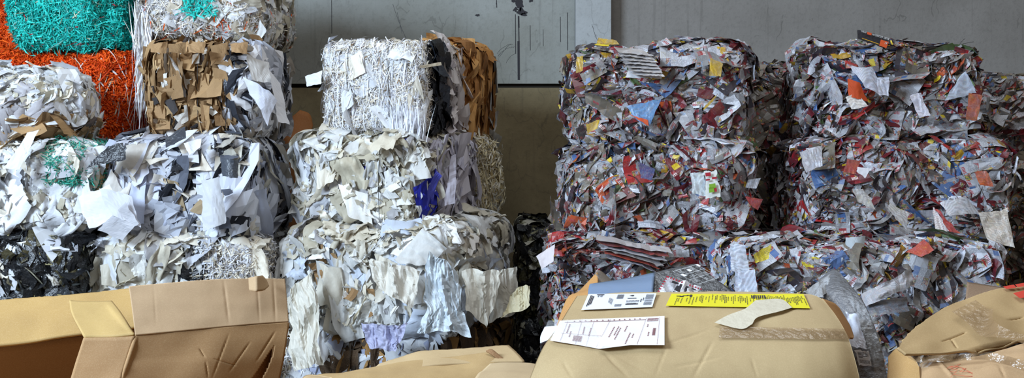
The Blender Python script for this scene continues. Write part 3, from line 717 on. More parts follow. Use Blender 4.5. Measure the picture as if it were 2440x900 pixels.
def panel(name, rows, nu=40, nv=30, thick=0.004, col=(190, 152, 108), parent=None, mat=None, creases=(), cut=None, wob=0.004,
          wfreq=5.0, smooth=True, seed=3, skirt=0.0, bump=None, base=None, ragged=0.0, sharp=False, top=False, rag=0.0, pleat=1.0):
    """a sheet of board through control points, creased along px lines [(x0,y0,x1,y1,depth,width_px)], with holes cut out"""
    Q = resample(rows, nu, nv, smooth)
    x, y, D = Q[..., 0].copy(), Q[..., 1].copy(), Q[..., 2].copy()
    if rag:
        sz = math.sqrt(max(1.0, np.ptp(x) * np.ptp(y))); q3 = np.stack([x / sz, y / sz, x * 0 + seed * 3.1], -1)
        x = x + rag * sz * noise(q3, 7.0, 41, 2, True); y = y + rag * sz * noise(q3, 7.0, 42, 2, True)
    if ragged:
        rs = np.random.RandomState(seed)
        y[0] += rs.normal(size=nu) * ragged; x[:, -1] += rs.normal(size=nv) * ragged
    d = wob * noise(np.stack([x / 300, y / 300 * pleat, D * 0], -1), wfreq, seed, 3, sharp)
    for (x0, y0, x1, y1, dep, wd) in creases:
        dep *= .55; wd *= .62
        L = math.hypot(x1 - x0, y1 - y0); ux, uy = (x1 - x0) / L, (y1 - y0) / L
        t = np.clip((x - x0) * ux + (y - y0) * uy, 0, L)
        r = np.hypot(x - x0 - t * ux, y - y0 - t * uy)
        d = d + dep * np.maximum(0, 1 - r / wd) * np.minimum(1, np.minimum(t, L - t) / (L * .3) + .15)
    if bump is not None: d = d + bump(x, y)
    if top:
        V = np.stack([(x - CX) / F * D, D, H - (y - HY) / F * D], -1)
        V[..., 2] -= d
    else:
        D = D + d
        V = np.stack([(x - CX) / F * D, D, H - (y - HY) / F * D], -1)
    V = V.reshape(-1, 3)
    f = grid_faces(nv, nu)
    if cut is not None:
        cx, cy = x.ravel()[f].mean(1), y.ravel()[f].mean(1)
        ok = ~inpoly(cx, cy, cut); f = f[ok]
    if skirt:
        idx = np.arange(nu * nv).reshape(nv, nu)
        ring = np.concatenate([idx[0], idx[1:, -1], idx[-1, -2::-1], idx[-2:0:-1, 0]])
        low = V[ring] - np.array([0, 0, skirt]); ctr = V.mean(0)
        low[:, :2] += (low[:, :2] - ctr[:2]) * 0.02
        k = len(V); n = len(ring); V = np.concatenate([V, low])
        i = np.arange(n); j = (i + 1) % n
        f = np.concatenate([f, np.stack([ring[i], k + i, k + j, ring[j]], 1)])
    off = np.zeros(3) if base is None else np.asarray(base)
    o = mesh_np(name, V - off, f, mat or M['card'], parent, col=np.tile(lin(col), (len(V), 1)), puv=V + 7.0, smooth=not sharp)
    if thick:
        md = o.modifiers.new('thickness', 'SOLIDIFY'); md.thickness = thick; md.offset = 0
    return o

def thing(name, label, cat, loc, group=None):
    o = bpy.data.objects.new(name, None); COL.objects.link(o); o.empty_display_size = 0.1
    o.location = loc; tag(o, label, cat, group); return o

def leaf(bale, c4, col, mat='news', name='newspaper_sheet', label=None, crumple=0.009, freq=9.0, n=16, seed=1, bulge=0.0):
    """a single sheet on a bale: corners (px,py,Y) in order top-left, top-right, bottom-left, bottom-right"""
    root = bale.root if isinstance(bale, Bale) else bale
    b = bale.base_c if isinstance(bale, Bale) else np.array(root.location)
    o = panel(name, [[c4[0], c4[1]], [c4[2], c4[3]]], n, n, 0, col, root, M[mat], wob=crumple, wfreq=freq * 2.2, rag=0.05 if mat != 'film' else 0.09, pleat=0.35 if mat == 'film' else 1.0, seed=seed, base=b, sharp=True,
              bump=(lambda x, y: -bulge * np.cos((x - x.mean()) / (np.ptp(x) + 1) * 3.0)) if bulge else None)
    if label: o['label'] = label
    return o

def quadmap(c4, Yf):
    """c4: px corners a=0/1 (left/right), b=0/1 (top/bottom): TL, TR, BL, BR -> point on surface"""
    c4 = np.array(c4, float)
    def f(a, b, off=0.0):
        a = np.asarray(a, float); b = np.asarray(b, float)
        q = (c4[0] * ((1 - a) * (1 - b))[..., None] + c4[1] * (a * (1 - b))[..., None] + c4[2] * ((1 - a) * b)[..., None] + c4[3] * (a * b)[..., None])
        Y = Yf(q[..., 0], q[..., 1])
        V = np.stack([(q[..., 0] - CX) / F * Y, Y, H - (q[..., 1] - HY) / F * Y], -1)
        # lift towards the eye side along the local surface up/front direction
        V[..., 1] -= off * 0.6; V[..., 2] += off
        return V
    return f

def printed(name, fm, rects, col, base, parent, lift, mat=None, sub=(14, 8), rough=0.5):
    """rects (a0,b0,a1,b1) laid on the mapped surface as one mesh"""
    V = []; Fq = []; k = 0
    for (a0, b0, a1, b1) in rects:
        na = max(2, int(abs(a1 - a0) * sub[0]) + 2); nb = max(2, int(abs(b1 - b0) * sub[1]) + 2)
        A, B = np.meshgrid(np.linspace(a0, a1, na), np.linspace(b0, b1, nb), indexing='ij')
        V.append(fm(A, B, lift).reshape(-1, 3)); Fq.append(grid_faces(na, nb) + k); k += na * nb
    V = np.concatenate(V) - base; Fq = np.concatenate(Fq)
    return mesh_np(name, V, Fq, mat, parent)

INK = mat_plain('print_black', (46, 44, 52), 0.6)
INKR = mat_plain('print_brown_red', (140, 92, 96), 0.6)
LABW = mat_plain('label_white', (232, 236, 246), 0.45, 0.5)
LABY = mat_plain('label_yellow', (226, 214, 22), 0.45, 0.5)
SLIPW = mat_plain('packing_slip_paper', (232, 226, 226), 0.5, 0.5)
RED = mat_plain('print_red', (206, 62, 44), 0.6)
TAPE = mat_clear('clear_tape', (150, 120, 86), 0.5, 0.25)
FILM = mat_clear('clear_film', (235, 240, 245), 0.84, 0.06)
MASK = mat_plain('paper_tape', (216, 206, 184), 0.55, 0.4)
GREYB = mat_plain('grey_printed_board', (98, 98, 100), 0.35, 0.6)
BLUEG = mat_plain('blue_grey_film', (134, 152, 176), 0.3, 0.6)
LGREY = mat_plain('light_grey_film', (168, 170, 172), 0.35, 0.6)

# ---------------- heap the cartons lie on (below the picture)
HB = Bale(-1474, 3915, 1676, 2690, 2.2, 2.3, 'heap of crushed brown cardboard carrying the foreground cartons', name='cardboard_heap', k=10, base=(120, 90, 58), lump=0.05, seed=91, core='card', cat='cardboard heap')
HB.layer('card', FR[:4], 30, KRAFT, 0.42, hang=0.2, edge=0.1, loose=0.04)
# ---------------- main taped carton
def Ymain(px, py):
    py = np.asarray(py, float); px = np.asarray(px, float)
    Y = np.interp(py, [680, 697, 740, 770, 800, 830, 870, 900, 960, 1010], [3.03, 2.95, 2.84, 2.785, 2.735, 2.695, 2.655, 2.635, 2.605, 2.59])
    return Y + 0.05 * np.clip((px - 1900) / 150, 0, 1) ** 2 + 0.04 * np.clip((1340 - px) / 80, 0, 1) ** 2
def Gm(rows): return [[(x, y, float(Ymain(x, y))) for x, y in r] for r in rows]
CB = np.array([0.36, 3.0, 0.62])
MC = thing('cardboard_carton', 'large tan carton with a yellow warning label and white shipping labels on top', 'carton', CB, 'cartons in the foreground')
TAN = (182, 158, 118)
rows = Gm([
    [(1375, 704), (1470, 697), (1560, 695), (1660, 694), (1760, 694), (1860, 696), (1930, 701), (1962, 713)],
    [(1352, 740), (1455, 735), (1550, 733), (1660, 732), (1770, 732), (1870, 734), (1950, 738), (1992, 752)],
    [(1325, 785), (1430, 778), (1540, 776), (1660, 775), (1780, 775), (1885, 776), (1970, 780), (2017, 795)],
    [(1293, 830), (1405, 828), (1530, 826), (1660, 826), (1790, 826), (1900, 828), (1985, 830), (2032, 838)],
    [(1262, 900), (1380, 898), (1515, 896), (1660, 896), (1800, 896), (1915, 898), (1998, 900), (2048, 900)],
    [(1225, 1000), (1350, 1000), (1500, 1000), (1660, 1000), (1810, 1000), (1925, 1000), (2010, 1000), (2066, 1000)]])
panel('carton_body', rows, 250, 120, 0.0, TAN, MC, wob=0.0015, wfreq=5, skirt=0.52, base=CB, seed=7, top=True,
      creases=[(1585, 818, 1690, 785, 0.004, 7), (1560, 900, 1590, 820, 0.003, 6), (1650, 900, 1700, 810, 0.005, 8), (1600, 875, 1720, 850, 0.004, 7),
               (1440, 842, 1500, 900, 0.006, 9), (1340, 860, 1365, 900, 0.005, 8), (1470, 850, 1560, 895, 0.004, 6), (1790, 850, 1805, 900, 0.003, 6), (1700, 806, 2030, 812, 0.003, 6)])
# white shipping label
fm = quadmap([(1402, 703), (1564, 701), (1385, 741), (1554, 734)], Ymain)
lb = printed('shipping_label', fm, [(0, 0, 1, 1)], None, CB, MC, 0.003, LABW, sub=(16, 8)); lb['label'] = 'white shipping label with barcodes'
rs = np.random.RandomState(4); R_ = []
for i in range(3): R_.append((0.045 + .022 * i, .10 + .03 * i, .058 + .022 * i, .80 - .06 * i))
for x in (0.155, .165, .19, .205, .215): R_.append((x, .05, x + .006, .22))
R_ += [(.13, .05, .24, .085)]
for i in range(4): R_.append((.34 + .017 * i, .28 + .03 * i, .346 + .017 * i, .58 + .05 * i))
for x in np.arange(.44, .53, .008): R_.append((x, .08, x + .0045, .36))
for x in np.arange(.45, .54, .009): R_.append((x, .72, x + .0045, .88))
for x in np.arange(.60, .78, .017): R_.append((x, .50, x + .010, .56)); R_.append((x, .60, x + .011, .62))
R_ += [(.60, .33, .73, .36), (.60, .72, .78, .775), (.61, .68, .75, .70), (.64, .12, .68, .20), (.62, .15, .64, .18), (.80, .40, .812, .62), (.83, .32, .84, .52)]
for x in np.arange(.86, .965, .0095): R_.append((x, .10, x + .0052, .42)); R_.append((x, .46, x + .0048, .60)); R_.append((x, .64, x + .0052, .84))
printed('label_print', fm, R_, None, CB, lb, 0.0038, INK, sub=(6, 4))
# yellow label
fy = quadmap([(1600, 702), (1914, 703), (1586, 731), (1930, 737)], Ymain)
yl = printed('warning_label', fy, [(0, 0, 1, 1)], None, CB, MC, 0.003, LABY, sub=(24, 6)); yl['label'] = 'long yellow label with rows of black text'
R_ = [(.045, .19, .08, .24), (.07, .22, .10, .28), (.09, .16, .13, .20), (.12, .13, .16, .165), (.145, .10, .16, .30)]
x = .055
while x < .985:
    if not (.10 < x < .11):
        a = rs.uniform(.08, .34) if x > .16 else .36; b = a + rs.uniform(.2, .55)
        y = a
        while y < min(b, .9):
            l = rs.uniform(.05, .12); R_.append((x, y, x + .0042, min(y + l, .92))); y += l + .022
    x += rs.choice([.011, .0135, .023])
for x in np.arange(.60, .70, .016): R_.append((x, .12, x + .009, .36))
printed('label_print', fy, R_, None, CB, yl, 0.0038, INK, sub=(4, 4))
# packing slip in a clear pocket
def Yslip(px, py):
    return Ymain(px, py) - 0.012 * np.exp(-((np.asarray(py) - 826 + 0.03 * (np.asarray(px) - 1440)) / 16) ** 2) * (np.asarray(px) > 1430)
class SlipMap:
    def __init__(s):
        top = [(1334, 768), (1400, 764), (1470, 761), (1530, 759), (1583, 756)]
        bot = [(1311, 815), (1385, 827), (1428, 835), (1500, 826), (1583, 826)]
        s.t = np.array(top, float); s.b = np.array(bot, float); s.u = np.linspace(0, 1, 5)
    def __call__(s, a, b, off=0.0):
        a = np.asarray(a, float); b = np.asarray(b, float)
        f = lambda arr, k: np.interp(a, s.u, arr[:, k])
        x = f(s.t, 0) * (1 - b) + f(s.b, 0) * b; y = f(s.t, 1) * (1 - b) + f(s.b, 1) * b
        Y = Yslip(x, y)
        V = np.stack([(x - CX) / F * Y, Y, H - (y - HY) / F * Y], -1); V[..., 1] -= off * .6; V[..., 2] += off
        return V
sm = SlipMap()
sl = printed('packing_slip', sm, [(0, 0, 1, 1)], None, CB, MC, 0.004, SLIPW, sub=(40, 12)); sl['label'] = 'white packing slip peeling off at its lower edge'
R_ = []
for x in (.075, .20, .31, .45, .80, .945): R_.append((x, .05, x + .0022, .98))
R_ += [(0.05, .10, .80, .112), (.06, .60, .45, .607)]
for x, a, b in ((.10, .2, .55), (.13, .5, .75), (.235, .3, .55), (.30, .35, .62), (.52, .30, .62), (.56, .30, .60), (.585, .35, .72), (.64, .3, .48), (.70, .55, .92), (.735, .6, .72), (.86, .55, .7), (.835, .28, .36)):
    y = a
    while y < b: R_.append((x, y, x + .009, y + .035)); y += .05
for x in np.arange(.13, .78, .05): R_.append((x, .055, x + .01, .085))
for x in np.arange(.82, .93, .013): R_.append((x, .07, x + .009, .12)); R_.append((x, .14, x + .008, .17))
for y in np.arange(.42, .66, .028): R_.append((.895, y, .922, y + .017))
for x in np.arange(.17, .235, .009): R_.append((x, .66, x + .005, .88))
printed('slip_print', sm, R_, None, CB, sl, 0.0048, INKR, sub=(6, 4))
for c4, w in (([(1306, 770), (1400, 765), (1290, 812), (1440, 838)], .0085),):
    ft = quadmap(c4, Ymain); o = printed('clear_pocket', ft, [(0, 0, 1, 1)], None, CB, sl, .0065, FILM, sub=(20, 10))
# white tape end hanging over the left edge
panel('tape_end', [[(1298, 778, 2.80), (1330, 775, 2.79)], [(1288, 800, 2.79), (1318, 802, 2.765)], [(1287, 817, 2.79), (1300, 812, 2.765)]], 10, 10, 0, (222, 226, 232), MC, M['film'], base=CB, wob=.004)
# paper tape torn across the yellow label
panel('torn_paper_tape', [[(1800, 715, 0), (1860, 712, 0), (1888, 732, 0)], [(1775, 735, 0), (1830, 738, 0), (1855, 742, 0)], [(1735, 750, 0), (1790, 758, 0), (1806, 755, 0)], [(1702, 768, 0), (1765, 783, 0), (1792, 772, 0)]],
      18, 18, 0, (216, 206, 184), MC, M['film'], base=CB, bump=lambda x, y: Ymain(x, y) - 0.014, wob=.003)
ft = quadmap([(1715, 781), (2010, 787), (1712, 809), (2026, 812)], Ymain)
printed('clear_tape', ft, [(0, 0, 1, 1)], None, CB, MC, 0.004, TAPE, sub=(30, 6))
# end flap buckled out on the right
panel('end_flap', [[(1958, 712, 2.98), (1985, 722, 3.0), (1998, 733, 3.03)], [(1990, 752, 2.93), (2008, 762, 2.97), (2022, 772, 3.0)], [(2012, 790, 2.88), (2022, 795, 2.92), (2032, 798, 2.96)], [(2018, 806, 2.87), (2026, 806, 2.9), (2033, 806, 2.92)]],
      16, 16, 0.004, (176, 130, 82), MC, base=CB, wob=0.01)

# ---------------- grey parcel leaning behind the carton's right side
SB = P(2050, 800, 3.08); SB[2] = 0.72
SP = thing('grey_parcel', 'grey printed parcel in clear shrink film leaning against the taped carton', 'parcel', SB)
panel('parcel_board', [[(1978, 650, 3.36), (1988, 646, 3.35), (1996, 647, 3.34)], [(1940, 684, 3.25), (1990, 680, 3.22), (2030, 690, 3.2)], [(1925, 712, 3.2), (2005, 712, 3.15), (2056, 722, 3.13)],
      [(1950, 760, 3.14), (2025, 765, 3.09), (2080, 772, 3.07)], [(1990, 820, 3.08), (2040, 822, 3.04), (2098, 822, 3.02)], [(2020, 880, 3.04), (2060, 880, 3.0), (2110, 880, 2.99)], [(2035, 980, 3.0), (2075, 980, 2.97), (2122, 980, 2.96)], [(2060, 1340, 2.98), (2100, 1340, 2.96), (2145, 1340, 2.95)]],
      30, 44, 0.012, (104, 104, 108), SP, M['dark'], base=SB, wob=0.006)
leaf(SP, [(1984, 650, 3.32), (1988, 652, 3.32), (1912, 698, 3.14), (1962, 712, 3.12)], (172, 174, 178), 'film', 'light_panel', 'pale grey printed panel')
leaf(SP, [(2012, 742, 3.06), (2046, 748, 3.05), (2024, 820, 3.01), (2066, 832, 3.0)], (214, 218, 232), 'film', 'white_panel', 'white printed panel')
bl = leaf(SP, [(2038, 833, 2.985), (2070, 835, 2.985), (2046, 868, 2.975), (2078, 873, 2.975)], (228, 230, 238), 'film', 'barcode_label', 'white barcode label', crumple=.001)
def flatmap(c4):
    c = np.array([P(*q) for q in c4])
    def f(a, b, off=0.0):
        a = np.asarray(a)[..., None]; b = np.asarray(b)[..., None]
        V = c[0] * (1 - a) * (1 - b) + c[1] * a * (1 - b) + c[2] * (1 - a) * b + c[3] * a * b
        V[..., 1] -= off; return V
    return f
R_ = [(.1, y, .1 + w, y + .04) for y, w in ((.12, .5), (.2, .7), (.28, .4), (.36, .6), (.44, .3))] + [(x, .62, x + .03, .86) for x in np.arange(.12, .85, .06)] + [(x, .1, x + .02, .4) for x in (.66, .7, .76, .8, .86)]
printed('label_print', flatmap([(2038, 833, 2.98), (2070, 835, 2.98), (2046, 868, 2.97), (2078, 873, 2.97)]), R_, None, SB, bl, 0.004, INK, sub=(2, 2))
panel('shrink_film', [[(1990, 644, 3.33), (1998, 645, 3.33)], [(2010, 690, 3.18), (2036, 692, 3.18)], [(2036, 740, 3.08), (2066, 738, 3.1)], [(2060, 800, 3.02), (2093, 795, 3.04)], [(2080, 860, 2.97), (2110, 860, 3.0)], [(2090, 960, 2.94), (2122, 960, 2.98)]],
      14, 60, 0, (240, 240, 240), SP, FILM, base=SB, wob=0.016, wfreq=24, sharp=True)

# ---------------- grey and blue boxes behind the carton
GB = P(1560, 720, 3.5); GB[2] = 0.72
GP = thing('flat_box', 'flat dark grey box with a pale blue-grey end, wrapped in film, behind the labelled carton', 'box', GB)
panel('box_end', [[(1414, 679, 3.5), (1490, 667, 3.48), (1562, 652, 3.45)], [(1402, 702, 3.42), (1485, 702, 3.38), (1556, 702, 3.35)], [(1394, 900, 3.34), (1480, 900, 3.3), (1550, 900, 3.27)], [(1390, 1245, 3.3), (1476, 1245, 3.28), (1550, 1245, 3.26)]], 24, 18, 0.01, (112, 130, 156), GP, M['film'], base=GB, wob=0.002)['label'] = 'pale blue-grey end'
def Yg(px, py): return 3.45 - (np.asarray(py) - 650) * 0.0016 + 0.0002 * (np.asarray(px) - 1600)
panel('box_lid', [[(1560, 652, 0), (1600, 642, 0), (1652, 632, 0), (1662, 635, 0)], [(1556, 680, 0), (1615, 675, 0), (1680, 668, 0), (1705, 668, 0)], [(1553, 704, 0), (1620, 704, 0), (1690, 704, 0), (1752, 704, 0)], [(1550, 800, 0), (1640, 800, 0), (1730, 800, 0), (1850, 800, 0)]],
      26, 20, 0.01, (74, 74, 77), GP, M['dark'], base=GB, wob=0.001, bump=lambda x, y: Yg(x, y))['label'] = 'dark grey lid printed with white line drawings'
WHT = mat_plain('print_white', (190, 192, 194), 0.5)
fg = quadmap([(1602, 654), (1658, 637), (1662, 684), (1712, 668)], lambda x, y: Yg(x, y))
R_ = []
for a in (0, .25, .5, .75, 1): R_.append((a, 0.0, a + .012, 1))
for b in (0, .33, .66, 1): R_.append((0, b, 1, b + .02))
for a, b in ((.12, .1), (.62, .1), (.3, .45), (.8, .5), (.1, .75), (.5, .8)):
    for k in range(3): R_.append((a, b + .05 * k, a + .12, b + .05 * k + .02))
printed('line_drawing', fg, R_, None, GB, GP, 0.009, WHT, sub=(2, 2))
R_ = [(.0, .30, .12, .46), (.42, .16, .54, .30), (.93, .05, 1.02, .2)]
printed('hand_hole', fg, R_, None, GB, GP, 0.011, LABW, sub=(2, 2))
EN = P(1600, 690, 3.33)
EB = thing('striped_mailer', 'white mailing envelope with a red striped border and black print, lying on the grey box', 'envelope', EN)
c4 = [(1588, 655, 3.345), (1674, 688, 3.36), (1562, 700, 3.28), (1655, 716, 3.30)]
leaf(EB, c4, (232, 232, 240), 'film', 'envelope_body', crumple=.001)
fe = flatmap(c4)
R_ = [(0, b, .055, b + .06) for b in np.arange(.02, 1, .13)] + [(a, 0, a + .035, .10) for a in np.arange(.04, 1, .075)]
printed('striped_border', fe, R_, None, EN, EB, 0.006, mat_plain('stripe_red', (190, 40, 66), 0.5), sub=(2, 2))
R_ = [(.20, .14, .38, .26), (.42, .16, .66, .62), (.36, .30, .44, .60), (.30, .72, .46, .78), (.26, .80, .5, .86), (.36, .66, .40, .9), (.60, .52, .66, .70), (.74, .18, .86, .26)]
printed('black_print', fe, R_, None, EN, EB, 0.0065, INK, sub=(3, 3))
# brown carton corner behind
KB = P(1410, 700, 3.6); KB[2] = .72
KC = thing('cardboard_carton', 'corner of a brown carton poking up left of the grey box', 'carton', KB, 'cartons in the foreground')
panel('carton_flap', [[(1421, 652, 3.7), (1424, 650, 3.7)], [(1380, 695, 3.62), (1424, 683, 3.6)], [(1345, 726, 3.55), (1405, 720, 3.5)], [(1300, 900, 3.5), (1400, 900, 3.45)], [(1290, 1200, 3.5), (1390, 1200, 3.45)]], 12, 20, 0.005, (178, 130, 76), KC, base=KB, wob=.004)
panel('carton_side', [[(1417, 651, 3.7), (1430, 646, 3.75), (1460, 672, 3.7)], [(1424, 664, 3.66), (1440, 670, 3.66), (1462, 680, 3.66)], [(1425, 700, 3.62), (1445, 700, 3.62), (1470, 700, 3.62)]], 12, 10, 0.005, (112, 104, 98), KC, base=KB, wob=.004)

# ---------------- open carton at the left
LB = P(300, 850, 3.05); LB[2] = 0.72
LC = thing('open_carton', 'open brown carton with raised flaps in the lower left corner', 'carton', LB)
OUT = (168, 132, 92); PINK = (190, 160, 126); INN = (182, 148, 92)
kw = dict(parent=LC, base=LB)
panel('back_flap', [[(-60, 722, 3.27), (60, 711, 3.29), (150, 705, 3.3), (308, 689, 3.33), (420, 676, 3.34)], [(-60, 780, 3.21), (60, 766, 3.23), (150, 757, 3.24), (308, 740, 3.27), (420, 726, 3.29)], [(-60, 830, 3.17), (60, 818, 3.19), (150, 803, 3.2), (308, 783, 3.24), (420, 770, 3.26)]], 50, 20, 0.006, INN, ragged=.5, wob=.004, **kw)['label'] = 'raised back flap seen from inside'
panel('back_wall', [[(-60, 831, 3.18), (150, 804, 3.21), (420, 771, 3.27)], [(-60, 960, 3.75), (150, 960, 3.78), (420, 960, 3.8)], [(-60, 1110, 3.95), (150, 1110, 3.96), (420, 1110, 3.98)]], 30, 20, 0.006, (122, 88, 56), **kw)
panel('small_flap', [[(165, 717, 3.12), (200, 719, 3.12), (232, 719, 3.12), (267, 718, 3.12)], [(172, 750, 3.05), (210, 752, 3.05), (252, 752, 3.05), (290, 748, 3.05)], [(200, 803, 2.95), (240, 803, 2.95), (285, 801, 2.94), (321, 797, 2.94)]], 24, 20, 0.005, (186, 156, 100), wob=.004,
      creases=[(255, 722, 318, 796, -.012, 14)], **kw)['label'] = 'small yellow-lit side flap'
panel('side_wall', [[(200, 804, 2.95), (260, 803, 2.945), (322, 800, 2.94)], [(170, 900, 2.95), (235, 900, 2.94), (290, 900, 2.93)], [(130, 1050, 2.95), (195, 1050, 2.94), (250, 1050, 2.93)], [(60, 1340, 2.95), (130, 1340, 2.94), (200, 1340, 2.93)]], 20, 30, 0.006, OUT, **kw)
panel('large_flap', [[(307, 683, 3.0), (400, 675, 3.03), (500, 667, 3.06), (596, 664, 3.1), (678, 665, 3.14)], [(315, 740, 2.97), (405, 732, 3.0), (500, 722, 3.03), (600, 716, 3.07), (683, 714, 3.11)], [(322, 799, 2.94), (410, 791, 2.965), (500, 782, 3.0), (600, 773, 3.04), (687, 767, 3.08)]],
      140, 50, 0.006, PINK, ragged=.35, wob=.003, creases=[(532, 665, 545, 772, .003, 7), (611, 664, 618, 770, .002, 6), (650, 664, 656, 768, .003, 7), (366, 680, 372, 780, .001, 6)], **kw)['label'] = 'large pinkish tan flap'
panel('front_wall', [[(322, 800, 2.94), (410, 792, 2.965), (500, 783, 3.0), (600, 774, 3.04), (687, 768, 3.08)], [(305, 850, 2.93), (400, 845, 2.955), (495, 840, 2.98), (590, 835, 3.02), (678, 830, 3.06)], [(290, 900, 2.92), (390, 900, 2.945), (485, 900, 2.97), (575, 900, 3.01), (664, 900, 3.05)], [(250, 1050, 2.92), (350, 1050, 2.94), (450, 1050, 2.96), (540, 1050, 3.0), (625, 1050, 3.04)], [(200, 1340, 2.92), (300, 1340, 2.94), (400, 1340, 2.96), (480, 1340, 3.0), (560, 1340, 3.04)]],
      150, 150, 0.006, OUT, wob=.004, wfreq=4, cut=[(654, 821), (648, 850), (636, 880), (622, 905), (602, 930), (585, 940), (600, 900), (622, 868), (640, 840)],
      creases=[(545, 795, 505, 900, .004, 4), (595, 815, 545, 885, .005, 4), (655, 790, 610, 860, .005, 5), (490, 860, 495, 900, .004, 4), (510, 855, 560, 870, .008, 4), (325, 802, 292, 900, -.01, 7), (475, 830, 488, 852, .006, 5)], **kw)
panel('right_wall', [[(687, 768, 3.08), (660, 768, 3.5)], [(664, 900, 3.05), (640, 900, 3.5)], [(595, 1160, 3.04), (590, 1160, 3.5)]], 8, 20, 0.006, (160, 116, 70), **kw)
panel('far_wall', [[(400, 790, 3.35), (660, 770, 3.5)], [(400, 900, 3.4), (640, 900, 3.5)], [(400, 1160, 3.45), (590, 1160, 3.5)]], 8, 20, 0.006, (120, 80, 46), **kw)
panel('torn_tab', [[(593, 662, 3.06), (612, 658, 3.04), (624, 656, 3.07), (633, 666, 3.10)], [(595, 692, 3.045), (612, 694, 3.02), (628, 692, 3.05), (640, 682, 3.09)]], 20, 8, 0.004, (178, 150, 116), wob=.0, smooth=False, **kw)

# ---------------- crumpled carton at the bottom centre
BB = P(1050, 900, 2.9); BB[2] = .72
BC = thing('cardboard_carton', 'crumpled tan carton with a torn flap at the bottom centre', 'carton', BB, 'cartons in the foreground')
kw = dict(parent=BC, base=BB)
panel('upper_flap', [[(905, 868, 3.1), (960, 851, 3.13), (1000, 839, 3.15), (1080, 834, 3.17), (1150, 829, 3.19), (1212, 824, 3.2)], [(890, 880, 3.06), (960, 865, 3.08), (1015, 852, 3.1), (1085, 846, 3.12), (1165, 840, 3.14), (1232, 842, 3.14)], [(860, 900, 3.0), (950, 885, 3.02), (1030, 872, 3.03), (1100, 868, 3.05), (1190, 864, 3.07), (1250, 863, 3.08)]], 40, 16, .006, (188, 162, 122), ragged=.4, wob=.006, **kw)
panel('carton_top', [[(905, 872, 3.04), (960, 862, 3.06), (1020, 856, 3.08), (1090, 848, 3.1), (1160, 840, 3.12), (1178, 843, 3.12), (1205, 866, 3.11)], [(820, 886, 2.95), (900, 882, 2.97), (1000, 880, 3.0), (1090, 876, 3.03), (1160, 868, 3.05), (1200, 872, 3.06), (1215, 880, 3.05)], [(730, 903, 2.85), (860, 903, 2.87), (980, 903, 2.9), (1080, 903, 2.93), (1160, 903, 2.96), (1200, 903, 2.97), (1235, 903, 2.98)], [(640, 1000, 2.75), (820, 1000, 2.76), (960, 1000, 2.78), (1060, 1000, 2.8), (1140, 1000, 2.82), (1200, 1000, 2.84), (1260, 1000, 2.85)]],
      100, 60, 0, (180, 150, 104), wob=.003, skirt=.5, seed=8, top=True, **kw)
panel('right_flap', [[(1168, 868, 3.0), (1215, 866, 3.02), (1262, 865, 3.04), (1290, 869, 3.05)], [(1150, 884, 2.92), (1205, 884, 2.93), (1262, 884, 2.94), (1300, 884, 2.95)], [(1130, 903, 2.86), (1195, 903, 2.87), (1262, 903, 2.88), (1310, 903, 2.9)], [(1080, 1000, 2.76), (1180, 1000, 2.77), (1262, 1000, 2.78), (1330, 1000, 2.8)]], 26, 24, .006, (192, 168, 132), wob=.006, top=True, **kw)
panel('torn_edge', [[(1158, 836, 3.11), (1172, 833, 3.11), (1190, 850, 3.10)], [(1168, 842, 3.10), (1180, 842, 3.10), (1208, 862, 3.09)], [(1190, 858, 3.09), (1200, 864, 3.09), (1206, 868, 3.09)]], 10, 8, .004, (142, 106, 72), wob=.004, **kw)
# little tan corner bottom left of it
CBb = P(760, 905, 2.7); CBb[2] = .72
CC = thing('cardboard_carton', 'tan carton whose rounded corner just shows at the bottom edge, left of the torn flap', 'carton', CBb, 'cartons in the foreground')
panel('carton_top', [[(722, 897, 2.78), (735, 892, 2.8), (760, 893, 2.8), (790, 899, 2.78)], [(716, 915, 2.7), (735, 912, 2.7), (765, 912, 2.7), (800, 915, 2.7)], [(700, 1000, 2.6), (730, 1000, 2.6), (770, 1000, 2.6), (820, 1000, 2.6)]], 16, 12, 0, (188, 160, 120), skirt=.5, top=True, parent=CC, base=CBb)

# ---------------- crushed taped carton at the right
RB = P(2330, 850, 2.85); RB[2] = .72
RC = thing('taped_carton', 'crushed carton with red print and loose shiny tape at the lower right', 'carton', RB)
kw = dict(parent=RC, base=RB)
def Yr(px, py): return np.interp(py, [660, 700, 760, 830, 870, 960], [3.02, 2.95, 2.83, 2.72, 2.68, 2.62]) + (np.asarray(px) - 2300) * 0.0002
def Gr(rows): return [[(x, y, float(Yr(x, y))) for x, y in r] for r in rows]
panel('upper_flap', Gr([[(2140, 832), (2165, 797), (2232, 745), (2300, 713), (2375, 692), (2440, 682), (2520, 676)], [(2145, 836), (2185, 808), (2250, 772), (2315, 750), (2380, 738), (2440, 730), (2520, 724)], [(2150, 840), (2200, 826), (2262, 802), (2325, 792), (2385, 784), (2440, 778), (2520, 772)], [(2157, 846), (2210, 846), (2270, 838), (2335, 832), (2390, 820), (2440, 812), (2520, 806)]]),
      140, 100, .006, (182, 152, 108), wob=.004, wfreq=6, ragged=.5, top=True, creases=[(2400, 765, 2440, 755, .01, 5), (2245, 812, 2300, 793, .02, 5), (2265, 806, 2280, 830, .01, 4), (2300, 838, 2420, 812, .02, 6)], **kw)
fr = quadmap([(2388, 690), (2445, 680), (2396, 696), (2450, 688)], Yr)
printed('red_print', fr, [(0, 0, .45, 1), (.5, 0, 1, 1)], None, RB, RC, .008, RED)
fr = quadmap([(2412, 706), (2446, 697), (2428, 718), (2456, 714)], Yr)
printed('red_print', fr, [(0, 0, 1, 1)], None, RB, RC, .008, RED)
